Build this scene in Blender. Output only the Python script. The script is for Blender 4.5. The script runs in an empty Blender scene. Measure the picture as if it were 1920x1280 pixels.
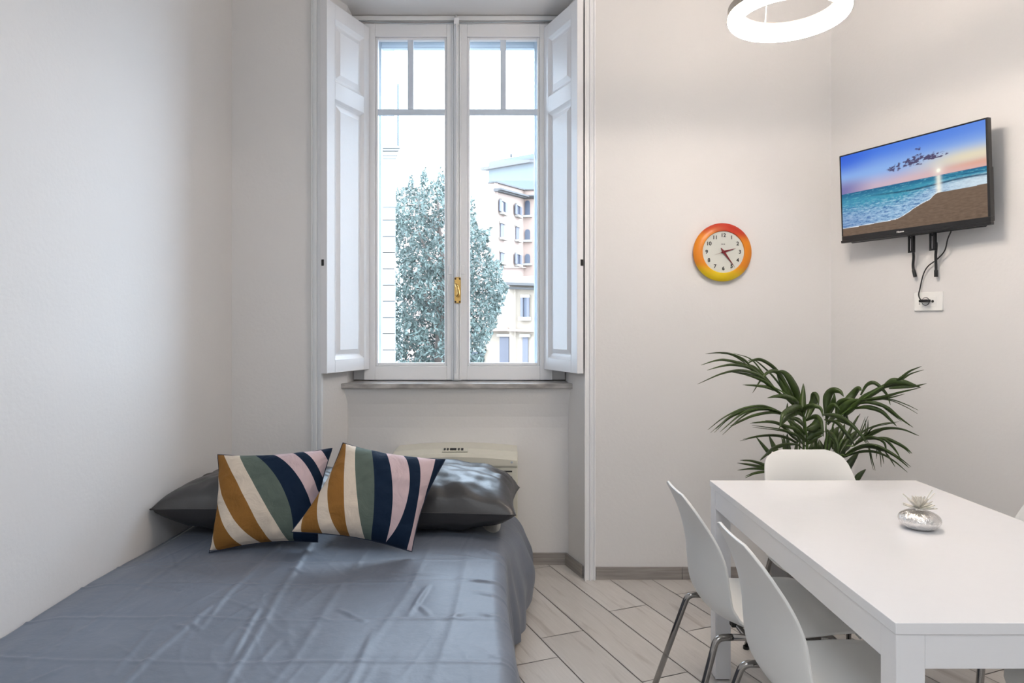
import bpy, math, random
from mathutils import Vector, noise, Matrix
random.seed(7)
sc = bpy.context.scene
COL = sc.collection
F = 1280.0; VX = 950.0; VY = 608.0; CH = 1.30
def P(px, py, Z):                       # a pixel of the photo at depth Z -> a point of the room
    return Vector(((px-VX)*Z/F, Z, CH-(py-VY)*Z/F))
# ------------------------------------------------------------------ materials
def srgb(r, g, b):
    f = lambda c: (c/255/12.92) if c/255 <= .04045 else ((c/255+.055)/1.055)**2.4
    return (f(r), f(g), f(b), 1)
def mat(name, col, rough=.5, metal=0, spec=.5, sheen=0, bump=0, bscale=30, var=0, vscale=3, coat=0, stretch=None, emit=None, estr=0, trans=0):
    m = bpy.data.materials.new(name); m.use_nodes = True
    nt = m.node_tree; b = nt.nodes['Principled BSDF']
    b.inputs['Base Color'].default_value = col
    b.inputs['Roughness'].default_value = rough
    b.inputs['Metallic'].default_value = metal
    b.inputs['Specular IOR Level'].default_value = spec
    b.inputs['Sheen Weight'].default_value = sheen
    b.inputs['Coat Weight'].default_value = coat
    if emit: b.inputs['Emission Color'].default_value = emit; b.inputs['Emission Strength'].default_value = estr
    if bump or var:
        tc = nt.nodes.new('ShaderNodeTexCoord'); mp = nt.nodes.new('ShaderNodeMapping')
        nt.links.new(tc.outputs['Object'], mp.inputs[0])
        if stretch: mp.inputs['Scale'].default_value = stretch
    if bump:
        n = nt.nodes.new('ShaderNodeTexNoise'); n.inputs['Scale'].default_value = bscale; n.inputs['Detail'].default_value = 4
        bp = nt.nodes.new('ShaderNodeBump'); bp.inputs['Strength'].default_value = bump; bp.inputs['Distance'].default_value = .01
        nt.links.new(mp.outputs[0], n.inputs['Vector']); nt.links.new(n.outputs['Fac'], bp.inputs['Height'])
        nt.links.new(bp.outputs[0], b.inputs['Normal'])
    if var:
        n = nt.nodes.new('ShaderNodeTexNoise'); n.inputs['Scale'].default_value = vscale; n.inputs['Detail'].default_value = 5
        rp = nt.nodes.new('ShaderNodeMapRange'); rp.inputs['From Min'].default_value = .3; rp.inputs['From Max'].default_value = .7
        rp.inputs['To Min'].default_value = 1-var; rp.inputs['To Max'].default_value = 1+var*.4
        mx = nt.nodes.new('ShaderNodeVectorMath'); mx.operation = 'SCALE'; mx.inputs[0].default_value = col[:3]
        nt.links.new(mp.outputs[0], n.inputs['Vector']); nt.links.new(n.outputs['Fac'], rp.inputs['Value'])
        nt.links.new(rp.outputs[0], mx.inputs['Scale']); nt.links.new(mx.outputs[0], b.inputs['Base Color'])
    return m
M = {}
M['wall'] = mat('wall_paint', (.80,.79,.785,1), .6, bump=.08, bscale=60, var=.025, vscale=1.2)
M['ceil'] = mat('ceiling_paint', (.84,.84,.84,1), .7)
M['lacquer'] = mat('white_lacquer', (.88,.89,.91,1), .35, bump=.05, bscale=40)
M['sill'] = mat('marble_sill', (.50,.48,.46,1), .4, var=.5, vscale=9, stretch=(1,3,3))
M['base'] = mat('baseboard_tile', (.35,.325,.305,1), .45, var=.3, vscale=9, stretch=(.5,.5,9))
M['grout'] = mat('grout', (.30,.29,.28,1), .8)
M['white_table'] = mat('white_table_foil', (.86,.865,.89,1), .26, coat=.3, bump=.04, bscale=20, stretch=(1,1,30))
M['plastic'] = mat('white_plastic', (.78,.78,.76,1), .35)
M['chrome'] = mat('chrome', (.34,.325,.31,1), .12, metal=1)
M['rubber'] = mat('black_rubber', (.02,.02,.02,1), .6)
M['bed'] = mat('grey_satin_cotton', (.118,.142,.192,1), .54, spec=.95, sheen=.10, bump=.3, bscale=16, var=.1, vscale=6)
M['pillow'] = mat('grey_pillow_cotton', (.030,.028,.029,1), .42, spec=.75, sheen=0, bump=.35, bscale=11)
M['mattress'] = mat('mattress_cloth', (.6,.6,.58,1), .8)
M['wood'] = mat('bed_wood', (.3,.2,.12,1), .5)
M['cream'] = mat('cream_plastic', (.70,.68,.585,1), .35)
M['dark'] = mat('dark_slot', (.03,.03,.03,1), .6)
M['blackp'] = mat('black_plastic', (.012,.012,.013,1), .3)
M['black_metal'] = mat('black_metal', (.02,.02,.022,1), .4, metal=.4)
M['brass'] = mat('brass', (.75,.48,.16,1), .22, metal=1)
M['bronze'] = mat('dark_screw', (.06,.035,.02,1), .5)
M['alu'] = mat('painted_aluminium', (.50,.55,.60,1), .5)
M['leaf'] = mat('palm_leaf', (.042,.072,.014,1), .33, var=.6, vscale=6, bump=.25, bscale=60, spec=.45)
M['stem'] = mat('palm_stem', (.10,.17,.04,1), .5, var=.3, vscale=8)
M['pot'] = mat('grey_pot', (.25,.25,.25,1), .6)
M['soil'] = mat('soil', (.03,.02,.015,1), .9)
M['silver'] = mat('mercury_glass', (.82,.80,.78,1), .12, metal=1, bump=.6, bscale=90)
M['flower'] = mat('dried_flower', (.72,.69,.62,1), .7)
M['reed'] = mat('pale_reed', (.80,.77,.70,1), .6)
M['lampbody'] = mat('lamp_body', (.42,.36,.29,1), .4)
M['socket'] = mat('socket_white', (.92,.92,.90,1), .3)
M['numeral'] = mat('numeral_black', (.02,.02,.02,1), .5)
M['hand'] = mat('dark_red_hand', (.20,.012,.018,1), .35)
M['face'] = mat('clock_face', (.66,.68,.63,1), .5)
M['led'] = mat('led_diffuser', (.9,.85,.8,1), .4, emit=(1,.86,.74,1), estr=61)
M['leafout'] = mat('tree_leaf', (.090,.115,.100,1), .5, var=.6, vscale=2.2, spec=.35)
M['bark'] = mat('tree_bark', (.16,.12,.10,1), .9)
M['pink'] = mat('pink_stucco', (.29,.205,.165,1), .9, var=.12, vscale=.15)
M['paleo'] = mat('pale_stucco', (.27,.235,.20,1), .9, var=.1, vscale=.2)
M['creamo'] = mat('cream_stucco', (.26,.205,.155,1), .9, var=.1, vscale=.3)
M['cornice'] = mat('cornice_stone', (.075,.068,.065,1), .9)
M['tile'] = mat('roof_grey', (.075,.085,.09,1), .8)
M['shut_o'] = mat('outdoor_shutter', (.095,.090,.105,1), .7)
M['glass_o'] = mat('outdoor_window', (.035,.04,.06,1), .3)
M['roofwhite'] = mat('white_stucco', (.66,.56,.48,1), .9)
M['asphalt'] = mat('asphalt', (.12,.12,.12,1), .9)
M['travertine'] = mat('travertine', (.165,.155,.145,1), .85, var=.08, vscale=2)
def glass_mat():
    m = bpy.data.materials.new('window_glass'); m.use_nodes = True; nt = m.node_tree; nt.nodes.clear()
    o = nt.nodes.new('ShaderNodeOutputMaterial'); t = nt.nodes.new('ShaderNodeBsdfTransparent'); g = nt.nodes.new('ShaderNodeBsdfGlossy')
    g.inputs['Roughness'].default_value = .02; t.inputs[0].default_value = (.95,.97,.98,1)
    fr = nt.nodes.new('ShaderNodeFresnel'); fr.inputs[0].default_value = 1.25
    mx = nt.nodes.new('ShaderNodeMixShader')
    nt.links.new(fr.outputs[0], mx.inputs[0]); nt.links.new(t.outputs[0], mx.inputs[1]); nt.links.new(g.outputs[0], mx.inputs[2]); nt.links.new(mx.outputs[0], o.inputs[0])
    return m
M['glass'] = glass_mat()
def vcol_mat(name, emission=False, rough=.5, strength=1, grain=False, spec=.5):
    m = bpy.data.materials.new(name); m.use_nodes = True; nt = m.node_tree; b = nt.nodes['Principled BSDF']
    a = nt.nodes.new('ShaderNodeAttribute'); a.attribute_name = 'Col'
    b.inputs['Roughness'].default_value = rough; b.inputs['Specular IOR Level'].default_value = spec
    if emission:
        b.inputs['Base Color'].default_value = (.01,.01,.01,1)
        nt.links.new(a.outputs['Color'], b.inputs['Emission Color']); b.inputs['Emission Strength'].default_value = strength
    elif grain:                         # plank grain, streaks along each plank (uv: x along, y across)
        uv = nt.nodes.new('ShaderNodeUVMap'); uv.uv_map = 'UVMap'
        mp = nt.nodes.new('ShaderNodeMapping'); mp.inputs['Scale'].default_value = (1.6,14,1)
        nt.links.new(uv.outputs[0], mp.inputs[0])
        n = nt.nodes.new('ShaderNodeTexNoise'); n.inputs['Scale'].default_value = 1.6; n.inputs['Detail'].default_value = 7; n.inputs['Distortion'].default_value = .6
        nt.links.new(mp.outputs[0], n.inputs['Vector'])
        cr = nt.nodes.new('ShaderNodeValToRGB'); e = cr.color_ramp.elements
        e[0].position = .22; e[0].color = (.62,.58,.56,1); e[1].position = .43; e[1].color = (1,1,1,1)
        nt.links.new(n.outputs['Fac'], cr.inputs[0])
        mp2 = nt.nodes.new('ShaderNodeMapping'); mp2.inputs['Scale'].default_value = (4,60,1); nt.links.new(uv.outputs[0], mp2.inputs[0])
        n2 = nt.nodes.new('ShaderNodeTexNoise'); n2.inputs['Scale'].default_value = 2; n2.inputs['Detail'].default_value = 4; nt.links.new(mp2.outputs[0], n2.inputs['Vector'])
        mr = nt.nodes.new('ShaderNodeMapRange'); mr.inputs['To Min'].default_value = .86; mr.inputs['To Max'].default_value = 1.1; nt.links.new(n2.outputs['Fac'], mr.inputs['Value'])
        x1 = nt.nodes.new('ShaderNodeMix'); x1.data_type = 'RGBA'; x1.blend_type = 'MULTIPLY'; x1.inputs[0].default_value = 1
        nt.links.new(a.outputs['Color'], x1.inputs[6]); nt.links.new(cr.outputs[0], x1.inputs[7])
        x2 = nt.nodes.new('ShaderNodeVectorMath'); x2.operation = 'SCALE'; nt.links.new(x1.outputs[2], x2.inputs[0]); nt.links.new(mr.outputs[0], x2.inputs['Scale'])
        nt.links.new(x2.outputs[0], b.inputs['Base Color'])
    else: nt.links.new(a.outputs['Color'], b.inputs['Base Color'])
    return m
M['screen'] = vcol_mat('tv_picture', True, .25, 1.0, spec=.2)
M['plank'] = vcol_mat('wood_look_tile', rough=.32, grain=True)
M['rim'] = vcol_mat('clock_rim', rough=.35)
# ------------------------------------------------------------------ mesh tools
def origin_of(o):
    v = Vector((0,0,0))
    while o is not None: v += o.location; o = o.parent
    return v
class MB:
    def __init__(s): s.v = []; s.f = []; s.uv = None; s.col = None; s.mi = []
    def add(s, vs, fs, mi=0):
        n = len(s.v); s.v += [Vector(p) for p in vs]; s.f += [tuple(i+n for i in f) for f in fs]; s.mi += [mi]*len(fs); return s
    def box(s, x0, x1, y0, y1, z0, z1, mi=0):
        return s.add([(x0,y0,z0),(x1,y0,z0),(x1,y1,z0),(x0,y1,z0),(x0,y0,z1),(x1,y0,z1),(x1,y1,z1),(x0,y1,z1)],
            [(0,3,2,1),(4,5,6,7),(0,1,5,4),(1,2,6,5),(2,3,7,6),(3,0,4,7)], mi)
    def obox(s, o, ax, ay, az, x0, x1, y0, y1, z0, z1, mi=0):   # box in an oriented frame
        pts = [(x0,y0,z0),(x1,y0,z0),(x1,y1,z0),(x0,y1,z0),(x0,y0,z1),(x1,y0,z1),(x1,y1,z1),(x0,y1,z1)]
        return s.add([o+ax*a+ay*b+az*c for a,b,c in pts], [(0,3,2,1),(4,5,6,7),(0,1,5,4),(1,2,6,5),(2,3,7,6),(3,0,4,7)], mi)
    def prism(s, pts, z0, z1, mi=0):    # plan polygon extruded upward
        n = len(pts)
        return s.add([(p[0],p[1],z0) for p in pts]+[(p[0],p[1],z1) for p in pts],
            [tuple(range(n-1,-1,-1)), tuple(range(n,2*n))]+[(i,(i+1)%n,n+(i+1)%n,n+i) for i in range(n)], mi)
    def extr(s, poly, vec, mi=0):
        n = len(poly); vec = Vector(vec)
        return s.add([Vector(p) for p in poly]+[Vector(p)+vec for p in poly],
            [tuple(range(n-1,-1,-1)), tuple(range(n,2*n))]+[(i,(i+1)%n,n+(i+1)%n,n+i) for i in range(n)], mi)
    def tube(s, path, r, seg=10, closed=False, mi=0):
        path = [Vector(p) for p in path]; n = len(path); vs = []; fs = []
        rr = r if isinstance(r, (list,tuple)) else [r]*n
        ref = None
        for i, p in enumerate(path):
            if closed: t = path[(i+1)%n]-path[i-1]
            else: t = path[min(i+1,n-1)]-path[max(i-1,0)]
            t.normalize()
            if ref is None: ref = t.orthogonal().normalized()
            ref = (ref-t*ref.dot(t)).normalized(); bn = t.cross(ref)
            for k in range(seg):
                a = 2*math.pi*k/seg; vs.append(p+(ref*math.cos(a)+bn*math.sin(a))*rr[i])
        m = n if closed else n-1
        for i in range(m):
            for k in range(seg):
                a = i*seg+k; b = i*seg+(k+1)%seg; c = ((i+1)%n)*seg+(k+1)%seg; d = ((i+1)%n)*seg+k
                fs.append((a,b,c,d))
        if not closed: fs += [tuple(range(seg-1,-1,-1)), tuple(range((n-1)*seg,n*seg))]
        return s.add(vs, fs, mi)
    def lathe(s, prof, c, seg=48, axis='z', mi=0, close=False):
        vs = []; fs = []; n = len(prof); c = Vector(c)
        for k in range(seg):
            a = 2*math.pi*k/seg
            for r, z in prof:
                if axis == 'z': vs.append(c+Vector((r*math.cos(a), r*math.sin(a), z)))
                else: vs.append(c+Vector((r*math.cos(a), -z, r*math.sin(a))))     # axis y, z toward the viewer side
        m = n if close else n-1
        for k in range(seg):
            for i in range(m):
                a = k*n+i; b = ((k+1)%seg)*n+i; c2 = ((k+1)%seg)*n+(i+1)%n; d = k*n+(i+1)%n
                fs.append((a,b,c2,d) if axis == 'z' else (a,d,c2,b))
        return s.add(vs, fs, mi)
    def grid(s, fn, nu, nv, mi=0, uvs=False):
        vs = [fn(i/nu, j/nv) for j in range(nv+1) for i in range(nu+1)]
        fs = [(j*(nu+1)+i, j*(nu+1)+i+1, (j+1)*(nu+1)+i+1, (j+1)*(nu+1)+i) for j in range(nv) for i in range(nu)]
        if uvs:
            if s.uv is None: s.uv = []
            s.uv += [(i/nu, j/nv) for j in range(nv+1) for i in range(nu+1)]
        return s.add(vs, fs, mi)
    def build(s, name, mats, parent=None, smooth=False, base=None, bevel=0, seg=2, angle=35):
        if not isinstance(mats, (list,tuple)): mats = [mats]
        if parent is not None: org = origin_of(parent)
        elif base is not None: org = Vector(base)
        else:
            xs = [v.x for v in s.v]; ys = [v.y for v in s.v]; zs = [v.z for v in s.v]
            org = Vector(((min(xs)+max(xs))/2, (min(ys)+max(ys))/2, min(zs)))
        me = bpy.data.meshes.new(name); me.from_pydata([v-org for v in s.v], [], s.f)
        for m in mats: me.materials.append(m)
        for p, i in zip(me.polygons, s.mi): p.material_index = i; p.use_smooth = smooth
        if s.uv:
            l = me.uv_layers.new(name='UVMap')
            for lp in me.loops:
                if lp.vertex_index < len(s.uv): l.data[lp.index].uv = s.uv[lp.vertex_index]
        if s.col:
            a = me.color_attributes.new('Col', 'FLOAT_COLOR', 'POINT')
            for i, c in enumerate(s.col): a.data[i].color = (c[0],c[1],c[2],1)
        me.update()
        o = bpy.data.objects.new(name, me); COL.objects.link(o)
        if parent is not None: o.parent = parent
        else: o.location = org
        if bevel:
            b = o.modifiers.new('bevel','BEVEL'); b.width = bevel; b.segments = seg; b.limit_method = 'ANGLE'; b.angle_limit = math.radians(angle)
            b.harden_normals = False
        return o
def thing(name, label, cat, loc=(0,0,0), group=None):
    o = bpy.data.objects.new(name, None); COL.objects.link(o); o.location = loc; o.empty_display_size = .05
    o['label'] = label; o['category'] = cat
    if group: o['group'] = group
    return o
def tag(o, label, cat, group=None):
    o['label'] = label; o['category'] = cat
    if group: o['group'] = group
    return o
def struct(name, mb, m, **k):
    o = mb.build(name, m, **k); o['kind'] = 'structure'; return o
def sempty(name, loc):
    o = bpy.data.objects.new(name, None); COL.objects.link(o); o.location = loc; o['kind'] = 'structure'; return o
def arc(a, b, c, n=6):                  # quadratic bend a->b->c
    a,b,c = Vector(a),Vector(b),Vector(c)
    return [a*(1-t)**2+b*2*t*(1-t)+c*t*t for t in [i/n for i in range(n+1)]]
def rounded(path, r, n=6):
    path = [Vector(p) for p in path]; out = [path[0]]
    for i in range(1, len(path)-1):
        d0 = (path[i-1]-path[i]); d1 = (path[i+1]-path[i]); q = min(r, d0.length*.49, d1.length*.49)
        out += arc(path[i]+d0.normalized()*q, path[i], path[i]+d1.normalized()*q, n)
    out.append(path[-1]); return out
def smooth_path(pts, n=10):             # Catmull-Rom
    pts = [Vector(p) for p in pts]; q = [pts[0]*2-pts[1]]+pts+[pts[-1]*2-pts[-2]]; out = []
    for i in range(1, len(q)-2):
        for k in range(n):
            t = k/n; a,b,c,d = q[i-1],q[i],q[i+1],q[i+2]
            out.append(.5*((2*b)+(c-a)*t+(2*a-5*b+4*c-d)*t*t+(3*b-a-3*c+d)*t**3))
    out.append(pts[-1]); return out
def smst(a, b, x):
    t = max(0, min(1, (x-a)/(b-a))); return t*t*(3-2*t)
def text_mesh(name, body, size, mtl, parent, loc, rot, extrude=.0006, align='CENTER'):
    cu = bpy.data.curves.new(name, 'FONT'); cu.body = body; cu.size = size; cu.extrude = extrude
    cu.offset = size*.022; cu.align_x = align; cu.align_y = 'CENTER'; cu.materials.append(mtl)
    t = bpy.data.objects.new(name, cu); COL.objects.link(t)
    bpy.context.view_layer.update()
    me = bpy.data.meshes.new_from_object(t.evaluated_get(bpy.context.evaluated_depsgraph_get()))
    COL.objects.unlink(t); bpy.data.objects.remove(t)
    o = bpy.data.objects.new(name, me); COL.objects.link(o); o.parent = parent; o.location = loc; o.rotation_euler = rot
    return o
# ================================================================== ROOM SHELL
YB = 3.49; XL = -1.404; HC = 3.35
def rwx(y): return 1.658+.4*(3.49-y)    # right wall, slightly splayed
YF = -2.6; YR = -.6
# floor: diagonal wood-look tiles
d = Vector((.37,-.93)).normalized(); nn = Vector((.93,.37)).normalized()
mb = MB(); mb.box(-1.6, 3.6, YF-.2, 4.1, -.12, -.006, 1)
fuv = [(0,0)]*8; fcol = [(.3,.3,.3)]*8
known = {0:-2.406, 1:-2.576, 2:-2.125, 3:-2.703, 4:-2.405}
PL, PW, G = 1.2, .2, .0022
import bisect
for r in range(-26, 22):
    n0 = .975+r*PW
    off = known.get(r, random.uniform(0, PL)) % PL
    for k in range(-7, 7):
        t0 = off+k*PL
        cs = [d*(t0+G)+nn*(n0+G), d*(t0+PL-G)+nn*(n0+G), d*(t0+PL-G)+nn*(n0+PW-G), d*(t0+G)+nn*(n0+PW-G)]
        c = sum(cs, Vector((0,0)))/4
        if not (-2.1 < c.x < 4.1 and YF-.7 < c.y < 4.4): continue
        # clip the plank to the floor rectangle
        poly = [(p.x, p.y) for p in cs]
        def clip(poly, ax, lim, sign):
            out = []
            for i in range(len(poly)):
                a, b = poly[i-1], poly[i]; ia = sign*(a[ax]-lim) <= 0; ib = sign*(b[ax]-lim) <= 0
                if ia != ib:
                    t = (lim-a[ax])/(b[ax]-a[ax]); out.append((a[0]+(b[0]-a[0])*t, a[1]+(b[1]-a[1])*t))
                if ib: out.append(b)
            return out
        for ax, lim, sg in ((0,-1.55,-1),(0,3.55,1),(1,YF-.15,-1),(1,3.9,1)):
            poly = clip(poly, ax, lim, sg)
            if len(poly) < 3: break
        if len(poly) < 3: continue
        area = sum(poly[i-1][0]*poly[i][1]-poly[i][0]*poly[i-1][1] for i in range(len(poly)))
        if area < 0: poly = poly[::-1]
        mb.add([(p[0],p[1],0) for p in poly], [tuple(range(len(poly)))], 0)
        ru, rv = random.uniform(0,50), random.uniform(0,50); sh = random.uniform(.88,1.05)
        for p in poly:
            v2 = Vector(p); fuv.append((v2.dot(d)+ru, v2.dot(nn)+rv)); fcol.append((.64*sh,.615*sh,.59*sh))
mb.uv = fuv; mb.col = fcol
struct('floor', mb, [M['plank'], M['grout']], base=(0,0,0))
struct('ceiling', MB().prism([(-1.6,YF-.2),(3.6,YF-.2),(3.6,4.1),(-1.6,4.1)], HC, HC+.12), M['ceil'])
struct('wall_left', MB().box(XL-.2, XL, YF-.2, YB, 0, HC), M['wall'])
struct('wall_right', MB().prism([(rwx(YB),YB),(rwx(YR),YR),(rwx(YR),YF-.2),(rwx(YR)+.2,YF-.2),(rwx(YR)+.2,YR),(rwx(YB)+.2,YB)], 0, HC), M['wall'])
struct('wall_front', MB().box(XL, rwx(YR), YF-.2, YF, 0, HC), M['wall'])
# window wall with its niche
NT = 3.02
lp = [(XL-.2,YB),(-.954,YB),(-.86,3.68),(-.86,3.90),(-.80,3.90),(-.80,4.10),(XL-.2,4.10)]
rp = [(.40,YB),(rwx(YB)+.3,YB),(rwx(YB)+.3,4.10),(.27,4.10),(.27,3.90),(.33,3.90),(.335,3.68)]
mb = MB().prism(lp, 0, HC).prism(rp, 0, HC)
mb.prism([(-.954,YB),(.40,YB),(.335,3.68),(.33,3.90),(.27,3.90),(.27,4.10),(-.80,4.10),(-.80,3.90),(-.86,3.90),(-.86,3.68)], NT, HC)
# parapet below the sill, its face coved forward at the top
prof = [(3.706,0),(3.706,.74),(3.700,.80),(3.685,.87),(3.665,.93),(3.655,.958),(4.10,.958),(4.10,0)]
mb.extr([(-.93,y,z) for y,z in prof][::-1], (1.30,0,0))
struct('wall_back', mb, M['wall'])
# baseboards
def baseb(name, a, b, th=.012, h=.062, joints=()):
    a = Vector((a[0],a[1],0)); b = Vector((b[0],b[1],0)); ax = (b-a).normalized(); ay = Vector((ax.y,-ax.x,0)); L = (b-a).length
    mb = MB(); cuts = [0]+[j for j in joints if j < L]+[L]
    for c0, c1 in zip(cuts, cuts[1:]): mb.obox(a, ax, ay, Vector((0,0,1)), c0+.001, c1-.001, 0, th, 0, h)
    return struct(name, mb, M['base'])
baseb('baseboard_back', (.455,YB), (rwx(YB),YB), joints=(.44,1.04))
baseb('baseboard_right', (rwx(YB),YB), (rwx(YR),YR), joints=(.6,1.2,1.8,2.4,3.0,3.6))
baseb('baseboard_niche', (-.84,3.706), (.326,3.706), joints=(.5,))
baseb('baseboard_jamb', (.326,3.70), (.396,3.50))
baseb('baseboard_corner', (XL,YB), (-.99,YB))
baseb('baseboard_left', (XL,YF), (XL,YB), joints=(.6,1.2,1.8,2.4,3.0,3.6,4.2,4.8))
# moulded casing on both sides and over the niche
def casing(x0, x1, inner):              # stepped profile, inner = +1 when the opening lies on +x
    w = x1-x0; xs = [0,.0,.12,.16,.36,.42,.52,.58,.80,.86,1.0,1.0]; ys = [0,.018,.022,.014,.014,.026,.026,.018,.018,.032,.034,0]
    pts = []
    for a, b in zip(xs, ys):
        pts.append(((x0+a*w) if inner > 0 else (x1-a*w), YB-b))
    return pts
for i, (x0,x1,s) in enumerate(((-.995,-.938,1),(.396,.452,-1))):
    pts = casing(x0,x1,s)
    if s < 0: pts = pts[::-1]
    struct('trim_%d' % (i+1), MB().prism(pts[::-1] if s > 0 else pts[::-1], 0, NT+.06), M['lacquer'])
mb = MB().box(-.938, .396, YB-.03, YB, NT, NT+.055); struct('trim_3', mb, M['lacquer'], bevel=.004)
# ================================================================== WINDOW
def fx(px, Z=3.80): return (px-VX)*Z/F
def fh(py, Z=3.80): return CH-(py-VY)*Z/F
W = sempty('window_1', (-.27, 3.85, .985))
W['label'] = 'tall white double casement window with glazing bars and brass handle in the deep niche'
mb = MB()
Y0, Y1 = 3.825, 3.895
mb.box(-.858, fx(699), Y0, Y1, .99, NT-.002); mb.box(fx(1021), .328, Y0, Y1, .99, NT-.002)
mb.box(fx(699), fx(1021), Y0, Y1, fh(50), NT-.002); mb.box(fx(699), fx(1021), Y0+.02, Y1, .99, 1.03)
mb.box(-.858, .328, Y0-.018, Y0, fh(34), NT-.03); mb.box(-.858, .328, Y0-.03, Y0-.018, NT-.03, NT-.004)
mb.build('window_frame', M['lacquer'], W, bevel=.003)
def sash(x0, x1, gx0, gx1, mx0, mx1):
    b, t = .992, fh(46); yb0, yb1 = 3.790, 3.838
    gb, gt = fh(686), fh(70)
    mb = MB()
    mb.box(x0, gx0, yb0, yb1, b, t); mb.box(gx1, x1, yb0, yb1, b, t)
    mb.box(gx0, gx1, yb0, yb1, b, gb); mb.box(gx0, gx1, yb0, yb1, gt, t)
    o = mb.build('sash', M['lacquer'], W, bevel=.003)
    bd = MB(); e = .014                                     # glazing bead, sloped toward the pane
    for (a0,a1,c0,c1) in ((gx0,gx0+e,gb,gt),(gx1-e,gx1,gb,gt),(gx0+e,gx1-e,gb,gb+e*1.3),(gx0+e,gx1-e,gt-e,gt)):
        bd.box(a0,a1,yb0+.010,yb1-.006,c0,c1)
    bd.build('glazing_bead', M['lacquer'], o, bevel=.004)
    hz0, hz1 = fh(215), fh(204)
    MB().box(gx0+.002, gx1-.002, 3.802, 3.822, hz0, hz1).build('glazing_bar', M['alu_white'], o, bevel=.003)
    MB().box(mx0, mx1, 3.802, 3.822, hz1, gt-.004).build('glazing_bar', M['alu_white'], o, bevel=.003)
    MB().box(gx0+.004, gx1-.004, 3.8262, 3.8298, gb+.004, gt-.004).build('pane', M['glass'], o)
    return o
M['alu_white'] = mat('bluish_white_bar', (.72,.80,.90,1), .4)
s1 = sash(fx(683), fx(849), fx(704), fx(838), fx(764), fx(775))
s2 = sash(fx(864), fx(1036), fx(876), fx(1012), fx(938), fx(949))
mb = MB(); xc0, xc1 = fx(848), fx(865)
mb.box(xc0, xc1, 3.778, 3.83, .99, fh(48)); mb.box(xc0+.012, xc1-.012, 3.766, 3.779, .99, fh(50)); mb.box(xc0+.004, xc0+.009, 3.772, 3.779, .99, fh(50)); mb.box(xc1-.009, xc1-.004, 3.772, 3.779, .99, fh(50))
ast = mb.build('meeting_stile', M['lacquer'], W, bevel=.003)
mb = MB().tube([(fx(857),3.757,1.01),(fx(857),3.757,fh(40))], .0055, 10)
mb.box(fx(857)-.014, fx(857)+.014, 3.752, 3.768, fh(52), fh(40)); mb.box(fx(857)-.012, fx(857)+.012, 3.752, 3.768, .998, 1.03)
mb.build('bolt_rod', M['lacquer'], W, bevel=.002)
# brass handle
hc = P(858, 544, 3.75)
hz = hc.z
mb = MB().box(hc.x-.018, hc.x+.018, 3.748, 3.7595, hz-.072, hz+.072)
hp = mb.build('handle', M['brass'], W, bevel=.005, seg=3); hp['label'] = 'brass window handle plate'
mb = MB().tube(smooth_path([(hc.x-.002,3.748,hz+.028),(hc.x-.006,3.715,hz+.030),(hc.x+.004,3.700,hz+.008),(hc.x+.007,3.705,hz-.022),(hc.x-.002,3.712,hz-.032)], 6), [.007]*24+[.009], 12)
mb.build('grip', M['brass'], hp, smooth=True)
for sx in (-1,1):
    for sz in (-1,1): MB().lathe([(0,.003),(.0045,.002),(.005,0)], (hc.x+sx*.0115, 3.7475, hz+sz*.063), 12, 'y').build('screw', M['bronze'], hp)
for px in (845, 868):                                       # small white catches above the handle
    MB().box(fx(px)-.010, fx(px)+.010, 3.782, 3.790, fh(514), fh(498)).build('catch', M['lacquer'], W, bevel=.002)
# cord stretched over the head of the window
pth = [P(660,37,3.80), P(700,41,3.79), P(770,44.5,3.785), P(835,44,3.782), P(855,43,3.78), P(880,43,3.782), P(960,41,3.785), P(1020,39,3.79), P(1058,37,3.80)]
MB().tube(smooth_path(pth, 6), .0028, 8).build('curtain_wire', M['alu'], W, smooth=True)
MB().tube([P(855,30,3.79), P(855,52,3.775)], .008, 10).build('wire_hook', M['lacquer'], W, smooth=True)
# sill
mb = MB().prism([(-.893,3.635),(.356,3.635),(.33,3.80),(.33,3.90),(-.86,3.90),(-.86,3.80)], .958, .986)
so = mb.build('window_sill', M['sill'], W, bevel=.005); so['label'] = 'worn grey marble window sill'
MB().box(-.80, .27, 3.90, 4.16, .958, 1.06).build('outer_sill', M['travertine'], W)
mb = MB().box(-.80, -.722, 3.93, 3.97, 1.06, 2.96).box(.160, .27, 3.93, 3.97, 1.06, 2.96)
mb.build('blind_guide', M['alu'], W)
mb = MB().box(-.80, .27, 3.925, 4.08, 2.935, NT)
mb.tube([(-.72,3.955,2.915),(.158,3.955,2.915)], .022, 12); mb.box(-.722, .160, 3.94, 3.955, 2.893, 2.935)
mb.build('roller_blind', M['alu'], W)
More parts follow.
